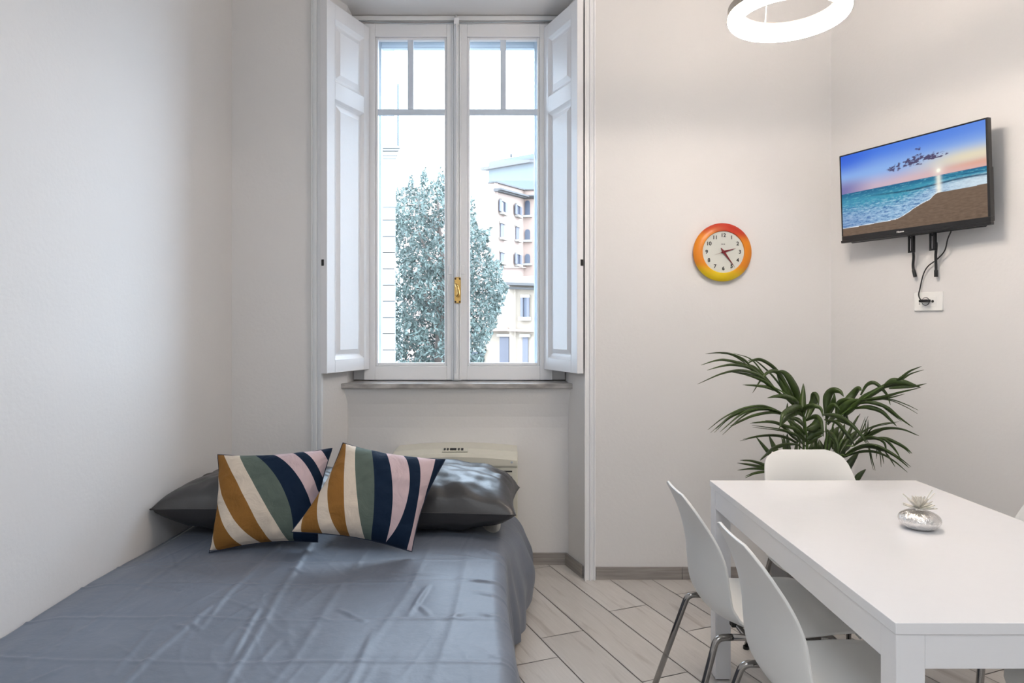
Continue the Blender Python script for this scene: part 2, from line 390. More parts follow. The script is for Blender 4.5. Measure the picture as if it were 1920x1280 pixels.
# ---- shutters
def shutter(near, far, side, label):
    a = Vector((near[0], near[1], 1.052)); b = Vector((far[0], far[1], 1.052)); ax = (b-a).normalized(); L = (b-a).length
    ay = Vector((ax.y,-ax.x,0)); 
    if ay.x*side < 0: ay = -ay                              # points into the niche
    az = Vector((0,0,1)); H = 2.944-1.052; T = .032
    t = thing('window_shutter', label, 'shutter', (a+b)/2, group='open shutters of the window')
    x0, x1 = .18*L, .865*L; p = [(1.118-1.052, 2.455-1.052), (2.545-1.052, 2.866-1.052)]
    mb = MB()
    def fb(u0,u1,z0,z1,y0=-T,y1=0): mb.obox(a, ax, ay, az, u0,u1,y0,y1,z0,z1)
    fb(0,x0,0,H); fb(x1,L,0,H); fb(x0,x1,0,p[0][0]); fb(x0,x1,p[0][1],p[1][0]); fb(x0,x1,p[1][1],H)
    mb.obox(a, ax, ay, az, -.004, 0, -T, .004, 0, H)        # rebate along the leading edge
    mb.build('shutter_frame', M['shutterw'], t, bevel=.003)
    for z0, z1 in p:                                        # raised and fielded panel with sloping moulding
        mb = MB(); e = .028*1.15; o = a
        def ring(u0,u1,w0,w1,y): return [o+ax*u0+az*w0+ay*y, o+ax*u1+az*w0+ay*y, o+ax*u1+az*w1+ay*y, o+ax*u0+az*w1+ay*y]
        rs = [ring(x0-.001,x1+.001,z0-.001,z1+.001,.001), ring(x0+.012,x1-.012,z0+.012,z1-.012,-.010), ring(x0+.020,x1-.020,z0+.020,z1-.020,-.014), ring(x0+.026,x1-.026,z0+.026,z1-.026,-.014),
              ring(x0+e+.018,x1-e-.018,z0+e+.018,z1-e-.018,-.004)]
        vs = [q for r in rs for q in r]; fs = []
        for i in range(4):
            for k in range(4): fs.append((i*4+k, i*4+(k+1)%4, (i+1)*4+(k+1)%4, (i+1)*4+k))
        fs.append((16,17,18,19))
        back = ring(x0-.001,x1+.001,z0-.001,z1+.001,-T+.004); n = len(vs); vs += back; fs.append((n+3,n+2,n+1,n))
        fs += [(k, n+k, n+(k+1)%4, (k+1)%4) for k in range(4)]
        mb.add(vs, fs); mb.build('panel', M['shutterw'], t)
    # dark latch on the leading edge
    c = a+ax*(-.003)-ay*(T*.5)+az*(P(608,492,3.44).z-1.052)
    mb = MB().obox(c, ax, ay, az, -.004, .002, -.014, .001, -.016, .016)
    mb.build('latch', M['black_metal'], t, bevel=.002)
    return t
M['shutterw'] = mat('shutter_paint', (.87,.88,.91,1), .33, bump=.05, bscale=30)
shutter((-.906,3.44), (-.762,3.785), 1, 'open white panelled shutter on the left side of the window')
shutter((.357,3.44), (.207,3.785), -1, 'open white panelled shutter on the right side of the window')
# ================================================================== BED
BT = .445
bed = thing('bed', 'double bed against the left wall under grey bedding, its frame and mattress covered', 'bed', (-.69,2.4,0))
MB().box(-1.385, -.02, 1.45, 3.40, .17, .25).build('bed_frame', M['wood'], bed, bevel=.01)
MB().box(-1.385, -.025, 1.45, 3.40, .25, .425).build('mattress', M['mattress'], bed, bevel=.03, seg=4)
for x in (-1.34,-.08):
    for y in (1.5,3.34): MB().box(x-.03,x+.03,y-.03,y+.03,0,.17).build('leg', M['wood'], bed)
cross = [(1.50,.5),(1.735,1.0),(1.99,1.0),(2.26,1.0),(2.47,.7),(2.78,.5)]
longs = [(-1.18,.5,.0),(-.895,1.3,.04),(-.70,1.2,-.10),(-.545,.5,.03),(-.34,.6,.09),(-.16,.45,.04)]
SEGS = []
for q in ((636,1141,682,1164,1.0),(768,1152,803,1100,1.2),(783,1135,805,1153,.9),(432,1237,468,1168,1.2),(468,1168,486,1142,1.3),(911,1029,962,1056,1.0),(820,1039,930,1050,.8),(740,1076,840,1082,.7),(860,1085,945,1095,1.0),(545,1062,565,1070,.8),
          (440,1100,375,1180,.9),(300,1165,210,1262,.8),(700,1180,675,1240,.5),(905,1150,935,1158,.9),(590,1155,620,1162,.8),(330,1172,345,1180,1.0),(360,1172,372,1180,1.0),(120,1250,60,1275,.8),(840,1160,870,1150,.7),(520,1200,480,1250,.5),(890,1110,960,1125,.8),(230,1090,330,1110,.6),(160,1150,110,1210,.6)):
    a_ = P(q[0],q[1],F*(CH-BT)/(q[1]-VY)); b_2 = P(q[2],q[3],F*(CH-BT)/(q[3]-VY)); SEGS.append((a_.x,a_.y,b_2.x,b_2.y,q[4]))
def crease(x, w): return math.exp(-(x/w)**2)
def top_h(x, y):
    h = BT
    n1 = noise.noise(Vector((x*2.2, y*2.2, 1))); n2 = noise.noise(Vector((x*5, y*4, 7)))
    h += n1*.010+n2*.004
    for cy, a in cross:
        yy = y-cy-.012*noise.noise(Vector((x*3.0, cy*9, 3)))-.018*math.sin(x*2.1+cy*3)*.6
        k = a*(.55+.6*noise.noise(Vector((x*2.4, cy*5, 11))))
        h += k*(.0046*crease(yy, .008)-.0022*crease(yy-.018, .014))
    for cx, a, sl in longs:
        xx = x-cx-sl*(y-2.0)-.015*noise.noise(Vector((y*2.5, cx*9, 5)))
        k = a*(.5+.9*max(0, noise.noise(Vector((y*1.7, cx*7, 21)))+.35))
        h += k*(.0052*crease(xx, .012)-.0022*crease(xx+.03, .025))
    # scattered oblique puckers
    r = noise.noise(Vector((x*9+y*6, y*3-x*2, 31))); h += .0022*max(0, 1-abs(r)*9)*max(0, noise.noise(Vector((x*2, y*2, 41)))+.15)*1.6
    for (ax_,ay_,bx_,by_,am) in SEGS:
        dx_, dy_ = bx_-ax_, by_-ay_; L2 = dx_*dx_+dy_*dy_; tt = max(0, min(1, ((x-ax_)*dx_+(y-ay_)*dy_)/L2)); ddx = x-ax_-dx_*tt; ddy = y-ay_-dy_*tt; D2 = ddx*ddx+ddy*ddy
        if D2 < .003: sgn = (ddx*dy_-ddy*dx_)/math.sqrt(L2); h += am*(.006*math.exp(-D2/.00009)-.003*math.exp(-(D2+(sgn-.016)**2)/.0003))*(.25+.75*math.sin(math.pi*min(.92,max(.08,tt))))
    r = noise.noise(Vector((x*11-y*2, y*1.6, 97))); h += .0030*max(0, 1-abs(r)*8)*max(0, noise.noise(Vector((x*1.6, y*2, 61)))+.2)*1.4
    return h
def duvet(u, v):
    y = 1.36+v*(3.415-1.36)
    wob = .012*math.sin(y*7+1)+.008*math.sin(y*17)
    fl = smst(2.55, 3.12, y)
    xt = -.055+.03*smst(2.3,1.6,y)                          # where the top starts to roll over
    s = u*2.02                                              # arc length across
    wtop = xt-(XL+.004)
    if s <= wtop:
        x = XL+.004+s; h = top_h(x, y)
        h -= .040*(1-smst(0, .10, s))*(.35+.65*smst(2.4,2.9,y))
        e = wtop-s
        h -= (.045*fl)*(1-smst(0,.22,e))**2*1.0
    else:
        q = (s-wtop)/(2.02-wtop); L = .40
        hs = top_h(xt, y)-.045*fl
        R = .055+.05*fl
        arcl = R*math.pi/2; dd = q*L
        if dd < arcl:
            a = dd/R; x = xt+R*math.sin(a); h = hs-R*(1-math.cos(a))
        else:
            x = xt+R; h = hs-R-(dd-arcl)
        k = smst(.05, 1, q)
        x += k*(.030+.075*fl)+k*wob*1.0
        x += .010*k*math.sin(y*31+3*math.sin(y*5))*(1-.3*fl)+.006*noise.noise(Vector((y*9,h*7,2)))*k
        x -= .045*smst(.6,1,q)*fl
        h = max(h, .07)+.012*k*math.sin(y*13)
    # turn down over the foot and head end
    f = 1-smst(1.36, 1.42, y); h -= f*.10
    g = smst(3.36, 3.415, y); h -= g*.06
    return Vector((x, y, h))
mb = MB(); NU, NV = 400, 420
mb.grid(duvet, NU, NV)
dv = mb.build('duvet', M['bed'], None, smooth=True, base=(-.69,2.4,BT))
tag(dv, 'dark blue-grey satin duvet spread creased over the whole bed and hanging over its side', 'duvet')
so = dv.modifiers.new('thick','SOLIDIFY'); so.thickness = .012; so.offset = -1
# ---- pillows and cushions
def puff(c, T, Tb, nu=60, nv=60, pull=.05, floor_h=None, seed=0, wr=1.0, up=None, flat=.42):
    bl, br, tr, tl = [Vector(p) for p in c]
    N = ((br-bl)+(tr-tl)).cross((tl-bl)+(tr-br)).normalized()
    if up is not None and N.dot(Vector(up)) < 0: N = -N
    def base(u, v):
        p = bl*(1-u)*(1-v)+br*u*(1-v)+tr*u*v+tl*(1-u)*v
        a, b = 2*u-1, 2*v-1
        cen = (bl+br+tr+tl)/4
        k = pull*((1-b*b)*a**4+(1-a*a)*b**4)                # edges bow inward between the corners
        return p+(cen-p)*k, a, b
    def side(sg, Th):
        def fn(u, v):
            uu = .5-.5*math.cos(math.pi*u)*(1) if False else u
            p, a, b = base(uu, v)
            prof = max(0, (1-abs(a)**2.6)*(1-abs(b)**2.6))**flat
            wn = noise.noise(Vector((u*3.1+seed, v*3.3, 2)))*.10+noise.noise(Vector((u*8+seed, v*7, 5)))*.09+noise.noise(Vector((u*19+seed, v*15, 8)))*.025
            edge = 1-min(1, min(1-abs(a), 1-abs(b))/.35)
            ra = noise.noise(Vector((math.atan2(b, a)*5.0+seed, 3, 1)))*edge*.26
            q = p+N*sg*Th*prof*(1+wr*(wn+ra))
            if floor_h is not None and q.z < floor_h: q.z = floor_h+.0015*sg*0
            return q
        return fn
    mb = MB(); mb.grid(side(1, T), nu, nv, uvs=True)
    n0 = len(mb.f); mb.grid(side(-1, Tb), nu, nv, uvs=True, mi=1)
    for i in range(n0, len(mb.f)): mb.f[i] = mb.f[i][::-1]
    def seam():
        pts = [base(i/30, 0)[0] for i in range(30)]+[base(1, i/30)[0] for i in range(30)]+[base(1-i/30, 1)[0] for i in range(30)]+[base(0, 1-i/30)[0] for i in range(30)]
        return pts
    return mb, seam()
def pillow(c, T, Tb, label, seed):
    mb, sm = puff(c, T, Tb, pull=.06, floor_h=BT+.012, seed=seed, wr=1.2, up=(0,0,1))
    if mb.f and (mb.v[mb.f[1800][1]]-mb.v[mb.f[1800][0]]).cross(mb.v[mb.f[1800][2]]-mb.v[mb.f[1800][0]]).z < 0: mb.f = [f[::-1] for f in mb.f]
    t = thing('pillow', label, 'pillow', (sum(p[0] for p in c)/4, sum(p[1] for p in c)/4, BT), 'grey bed pillows')
    mb.build('pillowcase', [M['pillow'], M['pillow']], t, smooth=True)
    MB().tube(sm, .0028, 6, closed=True).build('seam', M['pillow'], t, smooth=True)
    return t
pillow([(-1.392,2.665,.578),(-.735,2.72,.556),(-.72,3.32,.54),(-1.385,3.30,.54)], .125, .12, 'grey pillow lying on the bed against the left wall, half behind the left striped cushion', 3)
pillow([(-.70,2.73,.548),(.036,2.70,.546),(.062,3.29,.515),(-.68,3.32,.54)], .145, .11, 'grey pillow by the cream heater, its sheen side catching window light, right of the cushions', 11)
def stripes(name, B):                   # each boundary: u at v=.05,.5,.95
    m = bpy.data.materials.new(name); m.use_nodes = True; nt = m.node_tree; L = nt.links.new; b = nt.nodes['Principled BSDF']
    b.inputs['Roughness'].default_value = .8; b.inputs['Specular IOR Level'].default_value = .15
    cr, br, gr, nv, pk = (.66,.57,.47,1), (.27,.125,.030,1), (.105,.135,.115,1), (.006,.017,.040,1), (.58,.45,.47,1)
    seq = [cr, br, cr, br, cr, gr, nv, pk, nv, pk, nv]
    uv = nt.nodes.new('ShaderNodeUVMap'); uv.uv_map = 'UVMap'
    sp = nt.nodes.new('ShaderNodeSeparateXYZ'); L(uv.outputs[0], sp.inputs[0])
    def mth(op, a, c, d=None):
        n = nt.nodes.new('ShaderNodeMath'); n.operation = op
        for i, x in enumerate((a, c, d)):
            if x is None: continue
            if isinstance(x, (int,float)): n.inputs[i].default_value = x
            else: L(x, n.inputs[i])
        return n.outputs[0]
    prev = None
    for k, (y0, y1, y2) in enumerate(B):
        # quadratic through (.05,y0),(.5,y1),(.95,y2)
        x = [.05,.5,.95]; c2 = ((y2-y1)/(x[2]-x[1])-(y1-y0)/(x[1]-x[0]))/(x[2]-x[0]); c1 = (y1-y0)/(x[1]-x[0])-c2*(x[0]+x[1]); c0 = y0-c1*x[0]-c2*x[0]**2
        q = mth('MULTIPLY_ADD', sp.outputs[1], c2, c1); q = mth('MULTIPLY_ADD', q, sp.outputs[1], c0)
        g = mth('GREATER_THAN', sp.outputs[0], q)
        mx = nt.nodes.new('ShaderNodeMix'); mx.data_type = 'RGBA'; L(g, mx.inputs[0])
        if prev is None: mx.inputs[6].default_value = seq[0]
        else: L(prev, mx.inputs[6])
        mx.inputs[7].default_value = seq[k+1]; prev = mx.outputs[2]
    L(prev, b.inputs['Base Color'])
    n = nt.nodes.new('ShaderNodeTexNoise'); n.inputs['Scale'].default_value = 11; n.inputs['Detail'].default_value = 6; n.inputs['Distortion'].default_value = .8
    tc = nt.nodes.new('ShaderNodeTexCoord'); L(tc.outputs['Object'], n.inputs['Vector'])
    bp = nt.nodes.new('ShaderNodeBump'); bp.inputs['Strength'].default_value = .6; bp.inputs['Distance'].default_value = .02
    L(n.outputs['Fac'], bp.inputs['Height']); L(bp.outputs[0], b.inputs['Normal'])
    return m
BR = [(.05,-.12,-.3),(.20,-.01,-.22),(.34,.09,-.05),(.44,.25,.05),(.575,.36,.15),(.65,.52,.31),(.785,.68,.46),(.80,.82,.64),(.965,.925,.77),(1.05,1.0,.93)]
BL = [(.05,-.1,-.3),(.25,.02,-.15),(.42,.12,-.03),(.555,.33,.08),(.72,.47,.22),(.80,.69,.37),(1.0,.88,.54),(1.1,1.0,.71),(1.2,1.1,.81),(1.3,1.2,.95)]
def cushion(c, T, mtl, label, seed):
    mb, sm = puff(c, T*1.2, T*.25, pull=.10, floor_h=BT+.010, seed=seed, wr=.9, up=(0,-1,.3), flat=.5)
    f = mb.f[1800]
    if (mb.v[f[1]]-mb.v[f[0]]).cross(mb.v[f[2]]-mb.v[f[0]]).y > 0: mb.f = [g[::-1] for g in mb.f]
    t = thing('cushion', label, 'cushion', (sum(p[0] for p in c)/4, sum(p[1] for p in c)/4, BT), 'striped cushions leaning on the pillows')
    mb.build('cushion_cover', [mtl, M['navyback']], t, smooth=True)
    MB().tube(sm, .0022, 6, closed=True).build('piping', M['navyback'], t, smooth=True)
M['navyback'] = mat('navy_cotton', (.015,.025,.05,1), .8)
c = [P(392,1036,2.555), P(596,1016,2.60), P(623,840,2.74), P(408,852,2.76)]
cushion(c, .075, stripes('left_cushion_stripes', BL), 'square cushion with slanting ochre, cream, green and navy stripes, behind the other striped one', 5)
c = [P(546,997,2.47), P(772,1034,2.52), P(835,861,2.66), P(643,830,2.69)]
cushion(c, .075, stripes('right_cushion_stripes', BR), 'tilted cushion with upright curved stripes overlapping the front of the other striped cushion', 9)
# ================================================================== FAN COIL under the window
t = thing('fan_coil_unit', 'cream wall heater cooler with curved top and control panel below the window', 'heater', (-.265,3.58,0))
x0, x1 = -.585, .056; yf, yb = 3.475, 3.704
def topz(x): q = (x+.265)/.32; return .662-.018*q*q
mb = MB(); N = 24
pr = lambda x: [(yb, .02), (yf+.01, .02), (yf, .05), (yf, .572), (yf-.008, .580), (yf-.008, topz(x)-.036), (yf+.004, topz(x)-.018), (yf+.05, topz(x)-.002), (yb, topz(x))]
vs = []; fs = []; K = 9
for i in range(N+1):
    x = x0+(x1-x0)*i/N; vs += [(x,y,z) for y,z in pr(x)]
for i in range(N):
    for k in range(K): fs.append((i*K+k, i*K+(k+1)%K, (i+1)*K+(k+1)%K, (i+1)*K+k))
fs += [tuple(range(K-1,-1,-1)), tuple(range(N*K,(N+1)*K))]
mb.add(vs, [f[::-1] for f in fs]).build('casing', M['cream'], t, bevel=.004)
for z in (.552,.522,.492):
    MB().box(x0+.03, x1-.028, yf-.0015, yf+.01, z-.0035, z+.0035).build('air_slot', M['dark'], t)
mb = MB(); 
mb.extr([(-.330,yf+.010,topz(-.26)-.013),(-.200,yf+.010,topz(-.26)-.013),(-.200,yf+.042,topz(-.26)+.000),(-.330,yf+.042,topz(-.26)+.000)], (0,-.001,.003))
cp = mb.build('control_panel', M['cream'], t)
for a, b in ((-.322,-.313),(-.306,-.297),(-.291,-.258),(-.250,-.241),(-.234,-.222)):
    z = topz(-.26)
    MB().extr([(a,yf+.018,z-.0065),(b,yf+.018,z-.0065),(b,yf+.034,z+.0000),(a,yf+.034,z+.0000)], (0,-.0012,.0035)).build('button', M['dark'], cp)
MB().lathe([(0,.002),(.006,.0015),(.006,0)], (x1-.03,yf-.008,.60), 16, 'y').build('logo_dot', M['alu'], t)
MB().box(x0+.02, x1-.02, yf+.03, yb-.01, 0, .02).build('foot', M['dark'], t)
# ================================================================== CLOCK
cc = P(1354, 473, 3.47); cy = YB
t = thing('wall_clock', 'round red, orange and yellow wall clock with white dial and dark red hands', 'clock', (cc.x, YB-.001, cc.z-.149))
mb = MB(); R = .1485
pf = [(R*.5,-.013),(R*.5,0),(R*.97,.0),(R,.007),(R*.995,.012),(R*.98,.016),(R*.73,.031),(R*.712,.030),(R*.705,.022)]
mb.lathe(pf, (cc.x, YB-.014, cc.z), 96, 'y')
rc = []
for v in mb.v:
    a = math.degrees(math.atan2(v.z-cc.z, v.x-cc.x))        # 90 = top
    h = (v.z-cc.z)/R+.10*noise.noise(Vector((v.x*9,v.z*9,1)))+.10*(v.x-cc.x)/R
    red, ora, yel = Vector((.50,.030,.012)), Vector((.78,.25,.012)), Vector((.80,.58,.010))
    c_ = red.lerp(ora, smst(.78,.45,h)); c_ = c_.lerp(yel, smst(-.45,-.78,h)); rc.append(c_)
mb.col = rc
mb.build('rim', M['rim'], t, smooth=True)
fy = YB-.014-.024
MB().lathe([(0,.0),(R*.712,.0)], (cc.x, fy, cc.z), 64, 'y').build('dial', M['face'], t)
for k in range(1, 13):
    a = math.radians(90-30*k); rr = R*.565
    text_mesh('numeral', str(k), .0262, M['numeral'], t, Vector((cc.x+rr*math.cos(a), fy-.0012, cc.z+rr*math.sin(a)))-t.location, (math.pi/2,0,0))
for i, w in enumerate((.0045,.0035,.0045)):
    MB().box(cc.x-.009+i*.0065, cc.x-.009+i*.0065+w, fy-.001, fy, cc.z+.038, cc.z+.042).build('dial_mark', M['numeral'], t)
def hand(ang, L, tail, w, y, m=M['hand']):
    a = math.radians(90-ang); dx = Vector((math.cos(a),0,math.sin(a))); nx = Vector((-dx.z,0,dx.x)); o = Vector((cc.x,y,cc.z))
    poly = [o-dx*tail-nx*w*.25, o-dx*tail*.3-nx*w, o-nx*w*1.1, o+dx*L*.5-nx*w*.55, o+dx*L, o+dx*L*.5+nx*w*.55, o+nx*w*1.1, o-dx*tail*.3+nx*w, o-dx*tail+nx*w*.25]
    return MB().extr(poly, (0,-.0015,0)).build('hand', m, t)
hand(74, .067, .012, .0055, fy-.004); hand(144, .098, .024, .0052, fy-.007); hand(252, .052, .014, .0012, fy-.010)
MB().lathe([(0,.012),(.004,.012),(.005,.001)], (cc.x,fy,cc.z), 16, 'y').build('hub', M['hand'], t)
# ================================================================== TELEVISION
TVw, TVh = .676, .405
A = P(1578.5, 453, 3.285); B_ = P(1857.5, 419, 2.665)       # bottom corners of the front
zb = (A.z+B_.z)/2; A.z = B_.z = zb
ax = (B_-A).normalized(); Lw = (B_-A).length
nrm = Vector((ax.y,-ax.x,0)); 
if nrm.x > 0: nrm = -nrm                                    # toward the room
lean = .045; az = (Vector((0,0,1))+nrm*lean).normalized(); ay = nrm
ay = (ay-az*ay.dot(az)).normalized()
tv = thing('television', 'flat television on the right wall showing a beach at sunset', 'television', (A+B_)/2)
H = .412
mb = MB(); o = A; bz = .006
mb.obox(o,ax,ay,az, 0,Lw,-.022,0,0,.026); mb.obox(o,ax,ay,az,0,bz,-.022,0,.026,H); mb.obox(o,ax,ay,az,Lw-bz-.004,Lw,-.022,0,.026,H); mb.obox(o,ax,ay,az,bz,Lw-bz-.004,-.022,0,H-bz,H)
mb.obox(o,ax,ay,az, -.004,Lw+.002,-.02,.002,-.006,.006)
mb.build('bezel', M['blackp'], tv, bevel=.002)
mb = MB().obox(o,ax,ay,az,bz,Lw-bz,-.024,-.006,.02,H-.006); mb.obox(o,ax,ay,az,.06,Lw-.012,-.052,-.022,.008,H*.55); mb.obox(o,ax,ay,az,.03,Lw-.03,-.034,-.022,-.010,.02)
mb.build('back_cover', M['blackp'], tv, bevel=.006)
def fbm(x, y, s, o=4):
    v = 0; a = .5
    for i in range(o): v += a*noise.noise(Vector((x, y, s+i*7.3))); x *= 2; y *= 2; a *= .5
    return v
def mixc(a, b, t): t = max(0, min(1, t)); return [a[i]*(1-t)+b[i]*t for i in range(3)]
def beach(u, v):
    C = lambda r,g,b: list(srgb(r,g,b)[:3])
    hz = .525
    if v > hz:
        s = (v-hz)/(1-hz)
        c = mixc(C(205,185,200), C(150,185,235), smst(.02,.45,s)); c = mixc(c, C(70,125,225), smst(.4,.95,s)*(1-.35*u))
        c = mixc(c, C(95,100,170), (1-smst(.0,.30,u))*(1-smst(.1,.5,s))*.75)
        c = mixc(c, C(50,100,215), (1-smst(0,.35,u))*smst(.3,.9,s)*.6)
        c = mixc(c, C(238,225,190), smst(.4,.9,u)*math.exp(-((s-.30)/.20)**2)*.85)
        c = mixc(c, C(230,160,115), smst(.55,1,u)*math.exp(-((s-.08)/.10)**2)*.9)
        c = mixc(c, C(222,190,190), .6*smst(.25,.6,u)*math.exp(-((s-.05)/.1)**2))
        dd = math.hypot((u-.71)*1.7, v-.580); c = mixc(c, C(255,255,240), math.exp(-(dd/.018)**2)+.45*math.exp(-(dd/.06)**2))
        cl = math.exp(-((u-.56)/.15)**2-((v-.745-.06*(u-.56))/.060)**2)+.9*math.exp(-((u-.72)/.07)**2-((v-.745)/.025)**2)+.7*math.exp(-((u-.41)/.05)**2-((v-.70)/.035)**2)+.5*math.exp(-((u-.58)/.035)**2-((v-.86)/.05)**2)
        q = cl*(.85+2.2*fbm(u*16, v*26, 3)+2.6*fbm(u*46, v*60, 5, 3)); c = mixc(c, C(78,62,100), smst(.45,.85,q)*.92)
    else:
        sh = .095+.04*u if u < .40 else (.111+.17*smst(.38,.68,u)+.055*smst(.64,.70,u)+.02*(u-.7)*(u > .7))
        sh += .008*fbm(u*14, 2, 9)
        if v < sh:
            c = mixc(C(128,108,92), C(105,88,76), 1-v/.35); c = mixc(c, C(150,130,112), .5+fbm(u*30, v*60, 6)*1.2) if v > 0 else c
            c = mixc(c, C(112,94,80), .55)
        else:
            s = (v-sh)/(hz-sh)
            c = mixc(C(150,185,215), C(70,160,185), smst(.25,.70,s)); c = mixc(c, C(30,110,150), smst(.7,1,s))
            f = fbm(u*22, v*60, 4)+.6*fbm(u*70, v*150, 14, 3)
            c = mixc(c, C(200,222,238), smst(.0,.3,f)*(1-smst(.5,.8,s))*.6); c = mixc(c, C(60,105,160), smst(.05,.3,-f)*(1-smst(.5,.9,s))*.75)
            c = mixc(c, C(80,110,170), (1-smst(0,.4,u))*(1-s)*.45)
            c = mixc(c, C(225,236,240), smst(.55,.95,u)*(1-smst(.35,.75,s))*.7)
            w1 = math.exp(-((v-.435-.012*math.sin(u*9))/.009)**2)*smst(.1,.5,u); c = mixc(c, C(22,60,95), w1*.9)
            w2 = math.exp(-((v-.485)/.007)**2)*smst(.5,.9,u); c = mixc(c, C(25,75,120), w2*.8)
            c = mixc(c, C(120,195,205), smst(.1,.35,fbm(u*30,v*90,8))*smst(.5,.9,s)*.7)
            c = mixc(c, C(255,250,235), math.exp(-((u-.71)/.018)**2)*.8)
            c = mixc(c, C(250,252,255), math.exp(-((v-sh)/.007)**2)*(u < .72))
    return c
NUx, NVx = 300, 170
mb = MB(); sx0, sx1, sz0, sz1 = bz, Lw-bz-.004, .026, H-bz
mb.grid(lambda u, v: o+ax*(sx0+(sx1-sx0)*u)+az*(sz0+(sz1-sz0)*v)+ay*(-.003), NUx, NVx)
mb.col = [[max(0,q)**1.15*.78 for q in beach(i/NUx, j/NVx)] for j in range(NVx+1) for i in range(NUx+1)]
scn = mb.build('screen', M['screen'], tv); scn['label'] = 'lit screen showing a beach and sunset sky'
rm = Matrix((ax, az, ay)).transposed()
tl = text_mesh('brand_logo', 'Hisense', .011, M['socket'], tv, (o+ax*(Lw*.445)+az*.013+ay*.0012)-tv.location, rm.to_euler(), .0003)
# bracket
br = thing('wall_bracket', 'black slotted metal bracket hanging below the television', 'bracket', (A+B_)/2-nrm*.06)
wn = Vector((-1,-.4,0)).normalized()                        # right wall normal, into the room
wax = Vector((.4,-1,0)).normalized()
def wallpt(px, py, off=0):                                  # point on the right wall seen at a pixel
    # x = 1.658+.4(3.49-y); x=(px-VX)/F*y
    k = (px-VX)/F; y = (1.658+.4*3.49-off*1.077)/(k+.4); return P(px, py, y)
for px0, ptop, pbot in ((1712,446,474),(1752,440,470)):
    def bp_(px, py): # depth a little behind the tv back
        k = (px-VX)/F; y = (1.658+.4*3.49-.075)/(k+.4); return P(px, py, y)
    c0 = bp_(px0-9, ptop-40); c1 = bp_(px0-9, pbot)
    mb = MB(); L0 = (c0-c1).length; oo = c1; Z_ = Vector((0,0,1)); wv = wax
    w = .024
    mb.obox(oo,wv,wn,Z_,0,.007,-.003,.003,0,L0); mb.obox(oo,wv,wn,Z_,w-.009,w,-.012,.003,0,L0)
    for zz in (0, .062, .085, .11): mb.obox(oo,wv,wn,Z_,0,w,-.003,.003,zz,zz+.007)
    mb.build('bracket_rail', M['black_metal'], br)
p0 = wallpt(1735, 330, .004)
MB().obox(p0, wax, wn, Vector((0,0,1)), -.12, .12, 0, .02, -.09, .09).build('wall_plate', M['black_metal'], br)
MB().obox(p0, wax, wn, Vector((0,0,1)), -.10, .10, .02, .035, -.02, .02).build('arm', M['black_metal'], br)
for pts in ([(1713,444,.05),(1711,455,.045),(1713,480,.03),(1712,500,.02),(1716,519,.018)], [(1749,438,.05),(1755,455,.045),(1754.5,480,.03),(1755,500,.02),(1755,519,.018)]):
    pa = smooth_path([wallpt(a,b,c) for a,b,c in pts], 8); n = len(pa)
    MB().tube(pa, [.0025 if i < 8 else .0058+.002*(i > n-7) for i in range(n)], 8).build('pull_strap', M['blackp'], br, smooth=True)
# cable and socket
cb = thing('power_cable', 'thin black cable from the television down to the wall socket', 'cable', wallpt(1740,560,.01))
pts = [(1783,434,.07),(1777,448,.05),(1771,470,.03),(1757,486,.02),(1740,499,.015),(1731,515,.012),(1725,540,.012),(1722.5,552,.014),(1725,560,.02),(1731,564,.026)]
MB().tube(smooth_path([wallpt(*p) for p in pts], 8), .0026, 8).build('cord', M['blackp'], cb, smooth=True)
pc = wallpt(1738.5,564,.012)
mb = MB().obox(pc, wax, wn, Vector((0,0,1)), -.019,.019,.002,.030,-.006,.006); mb.build('plug', M['blackp'], cb, bevel=.003)
pc = wallpt(1743,565,0)
t = thing('wall_socket', 'white wall socket plate below the television with the black plug in it', 'socket', pc-Vector((0,0,.04)))
Z_ = Vector((0,0,1))
MB().obox(pc,wax,wn,Z_,-.068,.064,0,.009,-.041,.041).build('plate', M['socket'], t, bevel=.003)
MB().obox(pc,wax,wn,Z_,-.046,.038,.009,.0105,-.022,.022).build('module', M['socket'], t, bevel=.001)
mb = MB()
vs = []; c_ = pc+wax*(-.010)+wn*.0108
for k in range(32):
    a = 2*math.pi*k/32; vs += [c_+(wax*math.cos(a)+Z_*math.sin(a))*.0185]
mb.extr(vs, wn*.0012); mb.build('socket_rim', M['grey'] if 'grey' in M else M['tile'], t)
vs = [c_+wn*.0014+(wax*math.cos(2*math.pi*k/32)+Z_*math.sin(2*math.pi*k/32))*.0155 for k in range(32)]
MB().extr(vs, wn*.001).build('socket_face', M['socket'], t)
vs = [pc+wax*.022+wn*.0105+(wax*math.cos(2*math.pi*k/20)+Z_*math.sin(2*math.pi*k/20))*.0058 for k in range(20)]
MB().extr(vs, wn*.001).build('aerial_hole', M['dark'], t)
for dz in (-.010,-.001): MB().obox(pc,wax,wn,Z_,-.042,-.038,.0105,.0112,dz-.002,dz+.002).build('pin_hole', M['dark'], t)
